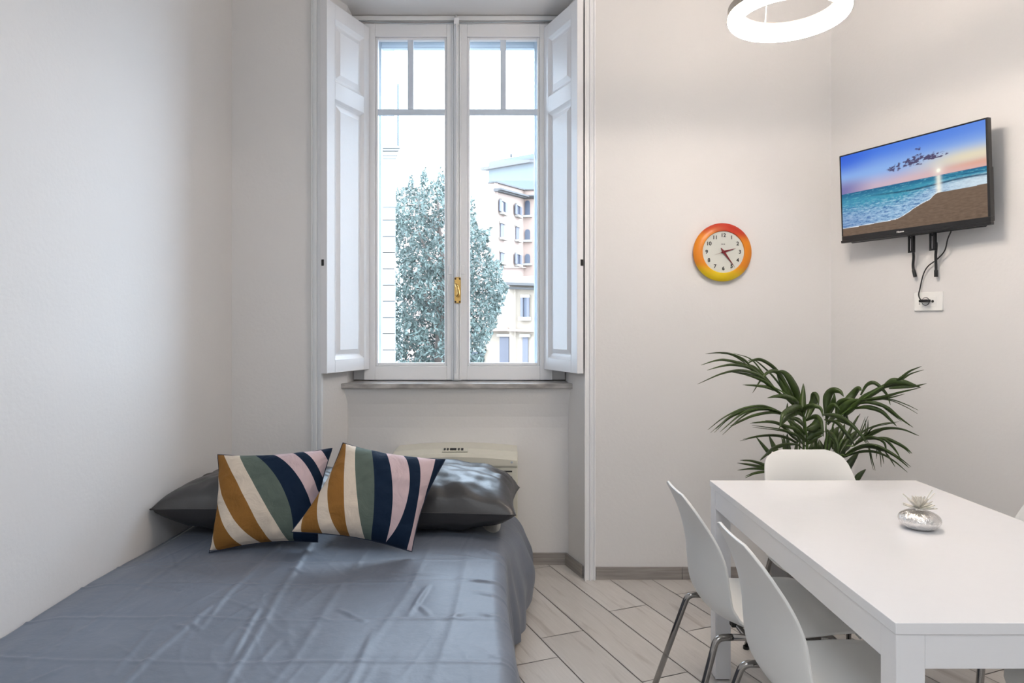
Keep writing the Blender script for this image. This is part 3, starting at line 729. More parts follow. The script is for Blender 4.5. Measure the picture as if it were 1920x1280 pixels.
# ================================================================== PENDANT LAMP
LC = Vector(((1478-VX)/F*2.33, 2.33, 0)); LC.z = 1.3+(608-27)/F*2.33
t = thing('pendant_lamp', 'glowing white ring pendant lamp hanging over the table', 'lamp', LC)
rc_, hw = .1735, .0245
em = []
for i in range(17):
    a = math.radians(-195+ i*(205/16)); em.append((rc_+hw*math.cos(a), hw*.92*math.sin(a)))
MB().lathe(em+[(rc_+hw*.80,.010),(rc_-hw*.80,.010)], LC, 96, 'z', close=True).build('diffuser', M['led'], t, smooth=True)
body = [(rc_-hw-.001,.009),(rc_+hw-.001,.009),(rc_+hw-.001,.036),(rc_+hw-.004,.036),(rc_+hw-.004,.024),(rc_-hw+.003,.024),(rc_-hw+.003,.036),(rc_-hw-.001,.036)]
MB().lathe([(rc_+hw-.005,.0245),(rc_+hw-.005,.027),(rc_-hw+.004,.027),(rc_-hw+.004,.0245)], LC, 96, 'z', close=True).build('top_diffuser', M['led'], t)
MB().lathe(body, LC, 96, 'z', close=True).build('ring_body', M['lampbody'], t)
top = Vector((LC.x+.02, LC.y+.02, HC-.04))
for a in (97, 217, 337):
    a = math.radians(a); q = LC+Vector((math.cos(a)*(rc_-.014), math.sin(a)*(rc_-.014), .03))
    MB().tube([q, Vector((top.x+.04*math.cos(a), top.y+.04*math.sin(a), HC-.02))], .0016, 6).build('suspension_wire', M['socket'], t)
MB().lathe([(0,.04),(.06,.04),(.06,0),(0,0)], (top.x,top.y,HC-.04), 32).build('ceiling_rose', M['lampbody'], t)
# ================================================================== DINING TABLE
TX0, TX1, TY0, TY1, TH = .759, 1.531, 1.332, 2.553, 1.3-.5827
t = thing('dining_table', 'white rectangular dining table with square legs', 'table', ((TX0+TX1)/2, (TY0+TY1)/2, 0))
MB().box(TX0,TX1,TY0,TY1,TH-.0225,TH).build('tabletop', M['white_table'], t, bevel=.0012)
e = .003; lw = .057; ah = .068
for x in (TX0+e, TX1-e-lw):
    for y in (TY0+e, TY1-e-lw):
        l = MB().box(x,x+lw,y,y+lw,.004,TH-.0232).build('leg', M['white_table'], t, bevel=.002)
        MB().box(x+.006,x+lw-.006,y+.006,y+lw-.006,0,.004).build('foot_pad', M['rubber'], l)
for (a,b,c2,d2) in ((TX0+e+lw,TX1-e-lw,TY0+e+.001,TY0+e+.021),(TX0+e+lw,TX1-e-lw,TY1-e-.021,TY1-e-.001),(TX0+e+.001,TX0+e+.021,TY0+e+lw,TY1-e-lw),(TX1-e-.021,TX1-e-.001,TY0+e+lw,TY1-e-lw)):
    MB().box(a,b,c2,d2,TH-.0232-ah,TH-.0232).build('apron', M['white_table'], t, bevel=.001)
# ================================================================== DINING CHAIRS
def chair_proto():
    root = thing('dining_chair', 'tmp', 'chair', (0,0,0), 'white shell dining chairs around the table')
    ctr = smooth_path([(.222,.425),(.212,.444),(.175,.455),(.09,.452),(0,.446),(-.08,.445),(-.145,.458),(-.182,.500),(-.193,.56),(-.200,.63),(-.212,.70),(-.232,.765),(-.252,.807)] and
        [Vector((x,0,z)) for x,z in [(.222,.425),(.212,.444),(.175,.455),(.09,.452),(0,.446),(-.08,.445),(-.145,.458),(-.182,.500),(-.193,.56),(-.200,.63),(-.212,.70),(-.232,.765),(-.252,.807)]], 5)
    n = len(ctr)-1
    Ls = [0]
    for a, b in zip(ctr, ctr[1:]): Ls.append(Ls[-1]+(b-a).length)
    T = Ls[-1]
    def at(s):
        k = min(n-1, max(0, bisect.bisect_right(Ls, s*T)-1)); f = (s*T-Ls[k])/(Ls[k+1]-Ls[k]); p = ctr[k].lerp(ctr[k+1], f)
        tg = (ctr[min(n,k+2)]-ctr[max(0,k-1)]).normalized(); return p, tg
    def hw(s):
        z = [(0,.150),(.03,.180),(.08,.200),(.2,.212),(.40,.214),(.52,.208),(.62,.198),(.75,.184),(.86,.172),(.92,.163),(.955,.150),(.98,.130),(.992,.108),(1.0,.085)]
        for (a,b),(c,d_) in zip(z, z[1:]):
            if s <= c: return b+(d_-b)*(s-a)/(c-a)
        return z[-1][1]
    def shell(u, v):
        p, tg = at(v); w = hw(v); a = 2*u-1; y = a*w
        nr = Vector((0,1,0)).cross(tg).normalized()
        if nr.z+nr.x < 0: nr = -nr                           # toward the sitter
        k = smst(.35,.55,v)
        dish = abs(a)**2.2*(.014+.034*k)*(1-.93*smst(.72,1,v))*1.0
        q = p+Vector((0,y,0))+nr*dish
        q -= Vector((0,0,1))*(.010*max(0,abs(a)-.8)/.2)*(1-smst(.25,.45,v))
        return q
    mb = MB().grid(shell, 28, 64)
    o = mb.build('seat_shell', M['plastic'], root, smooth=True)
    m = o.modifiers.new('thick','SOLIDIFY'); m.thickness = .0075; m.offset = 0
    b = o.modifiers.new('bev','BEVEL'); b.width = .0025; b.segments = 2; b.limit_method = 'ANGLE'; b.angle_limit = math.radians(50)
    zr = .424; r = .0095
    for s in (-1,1):
        MB().tube([(-.125,s*.150,zr),(.120,s*.150,zr)], r, 12).build('side_rail', M['chrome'], root, smooth=True)
        for foot, tx in (((-.300,s*.205,.008), -.170), ((.235,s*.205,.008), .160)):
            path = rounded([foot, (tx, s*.152, zr), ((-.124 if tx < 0 else .119), s*.150, zr)], .055, 8)
            l = MB().tube(path, r, 12).build('leg', M['chrome'], root, smooth=True)
            MB().lathe([(0,0),(.012,0),(.012,.012),(0,.012)], (foot[0],foot[1],0), 12).build('foot_cap', M['rubber'], l)
    for x in (-.085,.085):
        MB().tube([(x,-.150,zr),(x,.150,zr)], r*.85, 10).build('cross_bar', M['chrome'], root, smooth=True)
    for x in (-.085,.085):
        for y in (-.07,.07): MB().box(x-.018,x+.018,y-.012,y+.012,zr-.003,.444).build('seat_mount', M['rubber'], root)
    return root
def dup(root, label):
    r = root.copy(); COL.objects.link(r); r['label'] = label
    for ch in list(root.children):
        c = ch.copy(); COL.objects.link(c); c.parent = r
        for g in ch.children:
            q = g.copy(); COL.objects.link(q); q.parent = c
    return r
c0 = chair_proto()
spots = [((.757,2.062,0), 0, 'white shell chair on the left side of the table, nearer the window'),
 ((.780,1.612,0), 0, 'white shell chair left of the table, nearest the camera, its legs cut by the frame'),
 ((1.165,2.437,0), -90, 'white shell chair at the far end of the table in front of the palm'),
 ((1.452,2.004,0), 180, 'white shell chair on the right side of the table, only its back edge peeking out'),
 ((1.46,1.52,0), 180, 'white shell chair on the right side of the table, only its legs seen under it')]
bpy.context.view_layer.update()
for i, (loc, rz, lab) in enumerate(spots):
    r = dup(c0, lab) if i else c0
    r['label'] = lab
    r.location = loc; r.rotation_euler = (0,0,math.radians(rz))
# ================================================================== REED DIFFUSER
fc = Vector(((1723-VX)/F*2.07, 2.07, TH))
Zd = F*.5827/(990-608); fc = Vector(((1724-VX)/F*Zd, Zd, TH))
t = thing('reed_diffuser', 'silver pebble shaped fragrance bottle with a pale flower and reeds on the table', 'diffuser', fc)
prof = [(0,0),(.030,.001),(.045,.008),(.0535,.020),(.055,.028),(.050,.038),(.036,.047),(.018,.0515),(.012,.053),(.012,.058),(0,.058)]
sp_ = smooth_path([Vector((r,0,z)) for r,z in prof], 4)
MB().lathe([(max(0,p.x),p.z) for p in sp_], fc, 48).build('bottle', M['silver'], t, smooth=True)
mb = MB(); random.seed(3)
for ring, (cnt, L, el) in enumerate(((11,.040,8),(10,.036,30),(8,.034,55),(4,.030,78))):
    for k in range(cnt):
        a = 2*math.pi*(k+.5*ring)/cnt+random.uniform(-.1,.1); e_ = math.radians(el+random.uniform(-6,6))
        dr = Vector((math.cos(a)*math.cos(e_), math.sin(a)*math.cos(e_), math.sin(e_))); sd = Vector((-math.sin(a), math.cos(a), 0)); up = sd.cross(dr)*-1
        o_ = fc+Vector((0,0,.057)); 
        def pet(u, v, dr=dr, sd=sd, up=up, o_=o_, L=L):
            w = .0062*math.sin(math.pi*min(1, .12+v*.88))**.8
            return o_+dr*(.004+L*v)+sd*((2*u-1)*w)+up*(-.0025*(1-(2*u-1)**2)+.004*v*v)
        mb.grid(pet, 4, 8)
fl = mb.build('flower', M['flower'], t, smooth=True); md = fl.modifiers.new('t','SOLIDIFY'); md.thickness = .0012
for p in ((1693,925),(1748,918),(1753,924)):
    MB().tube([fc+Vector((0,0,.055)), P(p[0],p[1],fc.y-.01)], .0016, 6).build('reed', M['reed'], t)
# ================================================================== PALM
pb = Vector((1.315, 3.00, 0))
t = thing('potted_palm', 'green kentia palm with arching leaves in the corner behind the far chair', 'plant', pb)
MB().lathe([(0,0),(.11,0),(.125,.02),(.15,.27),(.158,.275),(.158,.30),(.146,.30),(.14,.26),(0,.26)], pb, 40).build('pot', M['pot'], t, smooth=False)
MB().lathe([(0,.275),(.143,.27)], pb, 30).build('soil', M['soil'], t)
def Q(x, y, Z): return P(1300+x/4.3636, 640+y/4.3636, Z)
def blade(mb, pts, w, fold=.55, roll=None):
    """leaflet through photo points (x, y, depth); w = half width"""
    c = smooth_path([Q(*p) for p in pts], 7); n = len(c)-1; vs = []
    for i, p in enumerate(c):
        t_ = i/n; tg = (c[min(n,i+1)]-c[max(0,i-1)]).normalized()
        view = Vector((.45,1,-.12)).normalized()
        sd = tg.cross(view)
        if sd.length < .05: sd = tg.cross(Vector((0,0,1)))
        sd.normalize()
        nr = sd.cross(tg).normalized()
        if nr.y > 0: nr = -nr
        rl = (roll if roll is not None else .3)
        sd = (sd*math.cos(rl)+nr*math.sin(rl)).normalized(); nr = sd.cross(tg).normalized()
        prof = min(1, .32+2.2*t_)*max(0, 1-t_**1.9)**.85
        ww = w*prof+.0006
        vs += [p+sd*ww+nr*ww*fold, p, p-sd*ww+nr*ww*fold]
    fs = []
    for i in range(n):
        a = i*3; fs += [(a,a+1,a+4,a+3),(a+1,a+2,a+5,a+4)]
    mb.add(vs, fs)
RB = random.Random(4)
def frond(rach, blades, r=.0045):
    mb = MB()
    for b in blades:
        blade(mb, b[0], b[1]*.88, roll=(b[2] if len(b) > 2 else None))
        if b[1] < .0125 and RB.random() < .7:               # a thinner leaflet beside it
            jx, jy = RB.uniform(-26,26), RB.uniform(-14,30); m_ = len(b[0])-1
            blade(mb, [(x+jx*(i/m_), y+jy*(i/m_), z+.03*(i/m_)) for i, (x,y,z) in enumerate(b[0])], b[1]*.6)
    f = mb.build('frond', M['leaf'], t, smooth=True)
    md = f.modifiers.new('t','SOLIDIFY'); md.thickness = .0008
    pa = smooth_path(rach, 6); n = len(pa)
    MB().tube(pa, [r*(1-.7*i/(n-1)) for i in range(n)], 8).build('leaf_stalk', M['stem'], f, smooth=True)
B0 = lambda dx, dy: pb+Vector((dx,dy,.26))
# upper left frond
frond([B0(-.02,.0), Q(905,760,2.98), Q(870,560,2.97), Q(770,440,2.95), Q(640,360,2.92), Q(520,260,2.88), Q(440,190,2.86)], [
 ([(430,180,2.86),(330,110,2.82),(230,90,2.80),(120,97,2.80)], .0055), ([(480,215,2.87),(420,150,2.84),(330,105,2.82),(250,95,2.8)], .005),
 ([(540,270,2.89),(420,190,2.85),(270,150,2.80),(180,155,2.78),(62,193,2.76)], .0075), ([(560,290,2.9),(450,210,2.85),(330,188,2.8),(230,200,2.78),(112,235,2.77)], .008),
 ([(640,350,2.92),(520,265,2.86),(380,235,2.80),(230,262,2.76),(35,348,2.72)], .008), ([(680,390,2.93),(560,310,2.88),(430,265,2.83),(300,247,2.8)], .010),
 ([(660,400,2.93),(600,370,2.9),(520,360,2.87),(425,358,2.86)], .0085), ([(730,440,2.95),(600,330,2.9),(480,220,2.86),(370,160,2.84)], .012),
 ([(640,360,2.93),(560,270,2.92),(500,210,2.92),(440,180,2.93)], .010), ([(700,420,2.96),(600,300,2.98),(480,150,3.0),(330,95,3.02)], .0045),
 ([(760,450,2.97),(690,330,3.0),(610,240,3.02),(500,150,3.05),(440,160,3.05)], .005), ([(800,450,2.97),(740,330,2.98),(670,220,3.0),(570,150,3.0),(500,145,3.0),(435,180,2.98)], .009),
 ([(830,470,2.98),(760,350,2.97),(690,250,2.96),(620,245,2.93),(560,300,2.9),(485,420,2.87)], .012), ([(865,545,2.98),(850,420,2.97),(790,300,2.96),(740,250,2.96),(690,240,2.95)], .021),
 ([(860,550,2.98),(780,450,2.97),(720,330,2.97),(680,250,2.98)], .017), ([(870,560,2.96),(840,490,2.9),(760,450,2.85),(680,445,2.82),(605,462,2.8)], .015)])
# middle frond facing the room
frond([B0(0,-.02), Q(932,900,2.93), Q(922,740,2.88), Q(912,640,2.84), Q(900,580,2.82)], [
 ([(900,590,2.86),(895,500,2.90),(900,420,2.93),(900,342,2.95)], .0175, .1), ([(925,640,2.86),(960,560,2.88),(985,490,2.88),(990,435,2.87),(1015,460,2.85),(1025,530,2.83)], .019, .1),
 ([(905,600,2.84),(870,545,2.80),(800,550,2.74),(730,600,2.70),(705,710,2.68)], .019), ([(910,620,2.84),(860,580,2.8),(790,600,2.76),(740,650,2.73),(700,710,2.72)], .014),
 ([(905,605,2.84),(920,550,2.79),(980,530,2.74),(1040,550,2.72),(1062,620,2.70)], .014), ([(915,650,2.85),(990,620,2.8),(1030,640,2.76),(1050,700,2.73),(1065,780,2.72)], .014),
 ([(925,720,2.88),(990,700,2.88),(1020,640,2.88),(1010,620,2.88)], .023, .1), ([(930,800,2.9),(980,760,2.9),(1040,740,2.89),(1075,735,2.88)], .024, .1), ([(935,840,2.91),(1000,790,2.9),(1060,770,2.9)], .012,.1),
 ([(915,700,2.9),(860,640,2.93),(800,620,2.95),(770,600,2.97)], .012), ([(920,760,2.9),(860,700,2.9),(790,650,2.9),(760,610,2.92)], .013), ([(925,820,2.91),(870,760,2.88),(820,700,2.86),(780,650,2.86)], .014),
 ([(925,860,2.93),(880,820,2.88),(850,770,2.84),(790,740,2.82),(700,715,2.8),(480,685,2.76)], .007), ([(920,800,2.9),(850,720,2.86),(760,690,2.84),(640,655,2.8),(480,662,2.76)], .009)], r=.0075)
# left middle frond
frond([B0(-.04,.03), Q(870,830,3.02), Q(840,680,3.0), Q(760,600,2.95), Q(700,570,2.9)], [
 ([(740,590,2.94),(640,545,2.9),(540,525,2.86),(400,548,2.82),(250,620,2.78),(118,722,2.76)], .0065), ([(720,580,2.93),(600,545,2.88),(430,560,2.83),(300,610,2.79),(182,718,2.76)], .0075),
 ([(730,585,2.94),(620,550,2.9),(500,548,2.85),(380,600,2.8),(218,740,2.76)], .0095), ([(740,600,2.94),(640,578,2.9),(500,600,2.85),(400,640,2.81),(300,690,2.78)], .0075), ([(760,610,2.95),(660,570,2.95),(540,540,2.94),(380,555,2.93)], .006),
 ([(850,700,3.0),(790,630,3.02),(770,560,3.04),(772,500,3.05)], .010)])
# low left frond
frond([B0(-.05,.0), Q(900,880,3.0), Q(840,820,2.98), Q(780,790,2.95)], [
 ([(900,880,3.0),(800,800,2.95),(680,765,2.9),(540,770,2.86),(405,800,2.84)], .006), ([(860,840,2.96),(760,840,2.9),(660,870,2.86),(600,920,2.83),(545,968,2.82)], .010), ([(880,830,3.0),(820,780,2.95),(740,700,2.9),(660,660,2.88),(560,650,2.86)], .008)])
# dark upright leaves at the left
frond([B0(-.06,.06), Q(770,960,3.12), Q(720,930,3.15)], [
 ([(700,1050,3.1),(640,940,3.12),(570,850,3.14),(512,778,3.16)], .013,.1), ([(730,1040,3.12),(690,930,3.14),(650,840,3.16),(618,765,3.18)], .018,.1), ([(750,1000,3.1),(750,900,3.12),(745,820,3.14),(735,758,3.15)], .010,.1),
 ([(790,1000,3.1),(785,900,3.12),(775,820,3.14),(768,745,3.15)], .012,.1), ([(850,1000,3.05),(840,920,3.08),(845,850,3.1),(858,765,3.12)], .011,.1)])
# lowest left
frond([B0(-.08,.0), Q(760,1110,2.98), Q(660,1050,2.92), Q(630,1040,2.9)], [
 ([(660,1045,2.92),(560,1000,2.88),(470,975,2.85),(405,975,2.83)], .0075), ([(655,1050,2.92),(560,1025,2.88),(450,1005,2.84),(360,993,2.82)], .0075), ([(660,1055,2.92),(560,1040,2.88),(460,1040,2.85),(375,1052,2.83)], .0065), ([(655,1060,2.92),(580,1065,2.88),(500,1080,2.86),(425,1115,2.84)], .006)])
# upper right frond
frond([B0(.04,.02), Q(1120,800,2.98), Q(1180,640,2.94), Q(1290,540,2.9), Q(1430,440,2.84), Q(1580,350,2.78), Q(1680,318,2.74)], [
 ([(1640,330,2.76),(1700,300,2.72),(1770,245,2.69),(1867,203,2.66)], .007), ([(1560,365,2.78),(1640,330,2.75),(1740,340,2.72),(1860,378,2.70)], .018), ([(1600,385,2.77),(1700,375,2.74),(1800,370,2.72),(1908,343,2.69)], .008),
 ([(1540,380,2.80),(1640,350,2.77),(1760,350,2.74),(1860,375,2.72)], .016), ([(1400,480,2.86),(1550,455,2.8),(1700,415,2.75),(1850,380,2.71)], .007), ([(1370,480,2.86),(1500,465,2.82),(1620,440,2.78),(1740,400,2.75)], .008),
 ([(1370,440,2.86),(1420,360,2.84),(1480,340,2.82),(1545,390,2.8),(1590,450,2.79),(1612,520,2.78)], .010), ([(1300,560,2.9),(1380,480,2.86),(1480,420,2.82),(1600,350,2.78),(1680,318,2.75)], .017),
 ([(1350,510,2.88),(1450,500,2.83),(1580,540,2.8),(1680,620,2.78),(1775,690,2.76)], .010), ([(1310,550,2.9),(1420,540,2.85),(1530,570,2.82),(1600,630,2.8),(1665,695,2.79)], .012), ([(1400,500,2.86),(1520,510,2.82),(1600,560,2.8),(1720,650,2.77)], .007),
 ([(1500,470,2.84),(1620,475,2.8),(1740,515,2.78),(1840,562,2.76)], .0025), ([(1260,560,2.92),(1270,490,2.92),(1310,430,2.92),(1350,385,2.9),(1375,400,2.88)], .021,.1),
 ([(1190,620,2.94),(1220,560,2.92),(1280,500,2.9),(1380,470,2.86)], .024,.1), ([(1170,600,2.95),(1190,510,2.94),(1250,475,2.92),(1330,470,2.9)], .014,.1), ([(1230,620,2.93),(1290,560,2.9),(1350,500,2.87),(1430,440,2.84)], .016)])
# centre right, upright then nodding
frond([B0(.02,-.01), Q(1080,880,2.96), Q(1085,720,2.94), Q(1090,600,2.93)], [
 ([(1085,600,2.93),(1090,500,2.94),(1110,430,2.94),(1150,400,2.92),(1200,410,2.9),(1230,450,2.88)], .021,.1), ([(1100,620,2.93),(1130,540,2.92),(1150,480,2.9),(1155,420,2.9)], .016,.1),
 ([(1090,640,2.92),(1110,560,2.9),(1150,520,2.88),(1200,560,2.86)], .016,.1), ([(1060,600,2.9),(1160,610,2.82),(1260,660,2.75),(1340,730,2.72),(1415,835,2.70)], .014), ([(1070,640,2.9),(1170,665,2.84),(1240,740,2.8),(1290,800,2.78),(1320,860,2.77)], .010),
 ([(1080,660,2.92),(1180,650,2.88),(1290,690,2.84),(1370,760,2.82),(1430,840,2.8)], .006), ([(1085,720,2.93),(1140,770,2.88),(1175,840,2.85),(1185,960,2.84)], .011), ([(1060,680,2.94),(1020,700,2.96),(1000,800,2.98),(1010,900,2.98)], .014), ([(1100,680,2.95),(1150,620,2.97),(1230,590,2.98),(1270,640,2.97)], .012)], r=.006)
# dark mass at the right
frond([B0(.05,.08), Q(1180,900,3.08), Q(1230,800,3.12), Q(1280,720,3.14)], [
 ([(1190,900,3.1),(1250,800,3.12),(1300,700,3.14),(1365,590,3.15)], .012), ([(1160,900,3.1),(1180,820,3.12),(1220,740,3.14),(1240,670,3.15)], .020,.1), ([(1200,920,3.08),(1260,840,3.1),(1310,770,3.12),(1350,720,3.13)], .024,.1),
 ([(1230,900,3.08),(1300,820,3.1),(1370,750,3.12),(1430,610,3.12)], .006), ([(1150,880,3.1),(1150,800,3.12),(1170,730,3.12),(1200,690,3.13)], .022,.1), ([(1250,880,3.08),(1320,800,3.08),(1400,730,3.08),(1520,680,3.06),(1660,665,3.04)], .005),
 ([(1100,900,3.1),(1110,820,3.1),(1120,760,3.1),(1150,700,3.1)], .022,.1), ([(1040,920,3.08),(1040,860,3.08),(1030,800,3.1)], .024,.1), ([(980,920,3.08),(985,860,3.08),(1000,790,3.1)], .024,.1), ([(1090,960,3.05),(1090,880,3.05),(1080,800,3.05)], .02,.1)])
# right middle
frond([B0(.06,.03), Q(1200,950,2.98), Q(1320,850,2.94), Q(1440,780,2.9), Q(1560,720,2.86)], [
 ([(1400,790,2.9),(1500,735,2.87),(1600,710,2.84),(1720,722,2.81),(1832,768,2.78)], .008), ([(1330,830,2.93),(1430,770,2.9),(1520,725,2.87),(1620,715,2.84)], .012), ([(1420,800,2.9),(1560,795,2.86),(1660,830,2.83),(1735,870,2.81),(1788,915,2.79)], .009),
 ([(1480,800,2.88),(1560,800,2.85),(1620,850,2.83),(1660,900,2.82),(1690,948,2.81)], .007), ([(1310,850,2.94),(1400,800,2.9),(1480,790,2.87),(1560,830,2.85),(1580,930,2.84)], .010), ([(1350,800,2.93),(1420,760,2.9),(1480,700,2.88),(1640,668,2.86)], .004),
 ([(1340,820,2.93),(1420,740,2.92),(1430,640,2.9)], .004), ([(1400,840,2.9),(1440,880,2.86),(1460,960,2.84),(1488,1055,2.83)], .0035), ([(1470,850,2.88),(1500,880,2.86),(1495,960,2.85)], .003), ([(1500,860,2.88),(1540,920,2.86),(1560,1000,2.85)], .003)])
# right low
frond([B0(.07,.0), Q(1180,1010,2.92), Q(1260,930,2.88), Q(1400,860,2.84), Q(1500,850,2.8)], [
 ([(1210,960,2.9),(1300,890,2.86),(1400,855,2.83),(1500,855,2.8),(1600,905,2.77),(1680,960,2.75),(1755,1022,2.74)], .009), ([(1230,950,2.9),(1340,910,2.86),(1450,900,2.83),(1550,925,2.8),(1650,985,2.77),(1752,1070,2.75)], .007), ([(1300,900,2.86),(1420,860,2.83),(1540,880,2.8),(1640,930,2.78),(1750,1015,2.75)], .006),
 ([(1250,920,2.9),(1350,870,2.87),(1460,870,2.84),(1560,900,2.82)], .006), ([(1560,890,2.82),(1610,960,2.8),(1650,1025,2.79)], .0035), ([(1220,1090,2.92),(1260,1030,2.92),(1310,960,2.92),(1362,890,2.92)], .022,.1), ([(1320,1160,2.9),(1350,1110,2.9),(1380,1075,2.9),(1412,1045,2.9)], .015,.1), ([(1180,1000,2.94),(1200,960,2.94),(1230,900,2.93),(1250,850,2.93)], .016,.1)])
# ================================================================== OUTSIDE
tag(MB().box(-40,60,4.6,140,-6.2,-6.0).build('street', M['asphalt'], None), 'grey street far below the window', 'street')['kind'] = 'structure'
# neighbouring pilaster
t = thing('building_corner', 'pale stone building corner with cornice and rusticated blocks seen left through the window', 'building', (-2.3, 9, -6))
Zp = 8.0
X = lambda px, Z=Zp: (px-VX)*Z/F
Hh = lambda py, Z=Zp: CH-(py-VY)*Z/F
def corner(mb, px, za, zb_, out=0):                         # the block turns away at an oblique corner
    x = X(px); mb.prism([(-4,Zp-out),(x,Zp-out),(x-.55,Zp+1.5),(-4,Zp+1.5)], za, zb_); return mb
corner(MB(), 742, Hh(383), Hh(297)).build('shaft', M['travertine'], t)
corner(MB(), 738, Hh(277), 9.0, -.05).build('upper_wall', M['travertine'], t)
MB().tube([(X(744),Zp+.1,Hh(277)),(X(744),Zp+.1,Hh(152))], .012, 8).build('drain_pipe', M['tile'], t)
for (a,b,e_) in ((297,292,744),(292,285,747),(284,281,750),(280,276,753)): corner(MB(), e_, Hh(a), Hh(b), (e_-742)*.006).build('cornice', M['travertine'], t)
corner(MB(), 744, Hh(388), Hh(382), .02).build('string_course', M['travertine'], t)
y = 383
while y < 1200:
    mb = corner(MB(), 741.5, Hh(y+29.0), Hh(y+5 if y < 384 else y)); mb.build('rusticated_block', M['travertine'], t); corner(MB(), 738, Hh(y+30.4), Hh(y+29.0), -.05).build('mortar_joint', M['cornice'], t); y += 30.4
# tree
t = thing('tree', 'tall bushy blue-green tree outside the window', 'tree', (-1.4,15,-6))
env = [(312,0,0),(318,790,832),(330,768,836),(345,752,842),(365,735,886),(385,725,893),(405,715,902),(420,712,922),(440,708,918),(460,705,915),(480,702,928),(500,700,944),(520,700,940),(540,700,953),(560,700,946),(590,700,941),(610,700,930),(630,700,922),(650,700,912),(670,700,908),(700,700,902),(760,700,895),(860,720,880)]
def envx(y):
    for (a,l,r),(b,l2,r2) in zip(env, env[1:]):
        if a <= y <= b:
            if l == 0: return (795,828)
            f = (y-a)/(b-a); return (l+(l2-l)*f, r+(r2-r)*f)
    return None
mb = MB(); random.seed(5); cnt = 0
spires = [(771,324,6,40),(796,314,8,40),(827,311,8,45),(812,335,8,40),(886,368,5,60),(925,414,6,50),(941,487,8,14),(955,541,8,8)]
while cnt < 34000:
    y = 312+(random.random()**.9)*490; e_ = envx(y)
    x = random.uniform(690, 962); Z = 15+random.uniform(-1.0,1.6)
    if e_ is None or not (e_[0] <= x <= e_[1]): continue
    er = min(1, (e_[1]-x)/16.0)
    g = noise.noise(Vector((x*.045, y*.045, Z*.9)))+.5*noise.noise(Vector((x*.12, y*.12, Z)))
    if g < -.20+(.22*(1-er)): continue
    if y < 352:                                             # airy spires at the crown top
        if not any(abs(x-sx) < sw*(.35+(y-sy)/sh) and y > sy for sx,sy,sw,sh in spires): continue
    if y < 430 and x > 870 and not any(abs(x-sx) < sw*(.5+1.3*(y-sy)/sh) and y > sy for sx,sy,sw,sh in spires): continue
    c_ = P(x, y, Z); s = random.uniform(.030,.052)
    a = Vector((random.gauss(0,1), random.gauss(0,1), random.gauss(0,1)-.3)).normalized(); b_ = a.orthogonal().normalized(); b_ = (Matrix.Rotation(random.uniform(0,6.28), 3, a) @ b_)
    mb.add([c_-a*s*1.3, c_+b_*s*.5+a.cross(b_)*s*.12, c_+a*s*1.3, c_-b_*s*.5+a.cross(b_)*s*.12], [(0,1,2,3)]); cnt += 1
mb.build('foliage', M['leafout'], t)
mb = MB().tube(smooth_path([(-1.5,15.2,-6),(-1.45,15.2,-3),(-1.5,15.2,0),(-1.4,15.2,3.0)], 8), [.22-.006*i for i in range(25)], 10)
for i in range(16):
    z = -1.5+i*.32; a = random.uniform(0,6.28); mb.tube(smooth_path([(-1.45,15.2,z),(-1.45+.4*math.cos(a),15.2+.3*math.sin(a),z+.4),(-1.45+.75*math.cos(a),15.2+.6*math.sin(a),z+1.0)], 4), [.05-.004*k for k in range(9)], 6)
mb.build('trunk', M['bark'], t, smooth=True)
# pink apartment block
def face_frame(pa, Za, pb_, Zb):        # vertical facade plane between two columns of the photo
    a = P(pa, VY, Za); b = P(pb_, VY, Zb); ux = (b-a).normalized(); nz = Vector((ux.y,-ux.x,0))
    if nz.y > 0: nz = -nz
    def loc(px):                        # distance along the facade for a photo column
        k = (px-VX)/F; # a.x+ux.x s = k (a.y+ux.y s)
        return (k*a.y-a.x)/(ux.x-k*ux.y)
    def hh(px, py): s = loc(px); return CH-(py-VY)*(a.y+ux.y*s)/F
    return a, ux, nz, loc, hh
def facade_window(par, fr, px0, px1, py0, py1, shutters=0, arch=False, m='glass_o'):
    a, ux, nz, loc, hh = fr; s0, s1 = loc(px0), loc(px1); pm = (px0+px1)/2; z0, z1 = hh(pm,py1), hh(pm,py0)
    o = Vector((a.x,a.y,0)); Z_ = Vector((0,0,1)); mb = MB()
    if arch:
        r = (s1-s0)/2; pts = [o+ux*s0+Z_*z0, o+ux*s1+Z_*z0]+[o+ux*(s0+r+r*math.cos(q))+Z_*(z1-r+r*math.sin(q)) for q in [math.pi*k/8 for k in range(9)]]
        mb.extr([p+nz*.02 for p in pts], nz*.06)
    else: mb.obox(o, ux, nz, Z_, s0, s1, .02, .08, z0, z1)
    w = mb.build('window', M[m], par)
    MB().obox(o, ux, nz, Z_, s0-.15, s1+.15, .02, .28, z0-.14, z0).build('window_ledge', M['paleo'], w)
    if not arch: MB().obox(o, ux, nz, Z_, s0-.1, s1+.1, .02, .16, z1, z1+.12).build('lintel', M['paleo'], w)
    if shutters:
        sw = (s1-s0)*.62
        for q in (s0-sw, s1): MB().obox(o, ux, nz, Z_, q, q+sw*.96, .08, .16, z0, z1).build('shutter', M['shut_o'], w)
    return w
t = thing('apartment_building', 'pink stuccoed apartment block with shuttered and arched windows behind the tree', 'building', (0, 46, -6))
Z_ = Vector((0,0,1))
fA = face_frame(850, 42, 928, 40); fB = face_frame(928, 40, 982, 45.5); fC = face_frame(982, 45.5, 1015, 45.3)
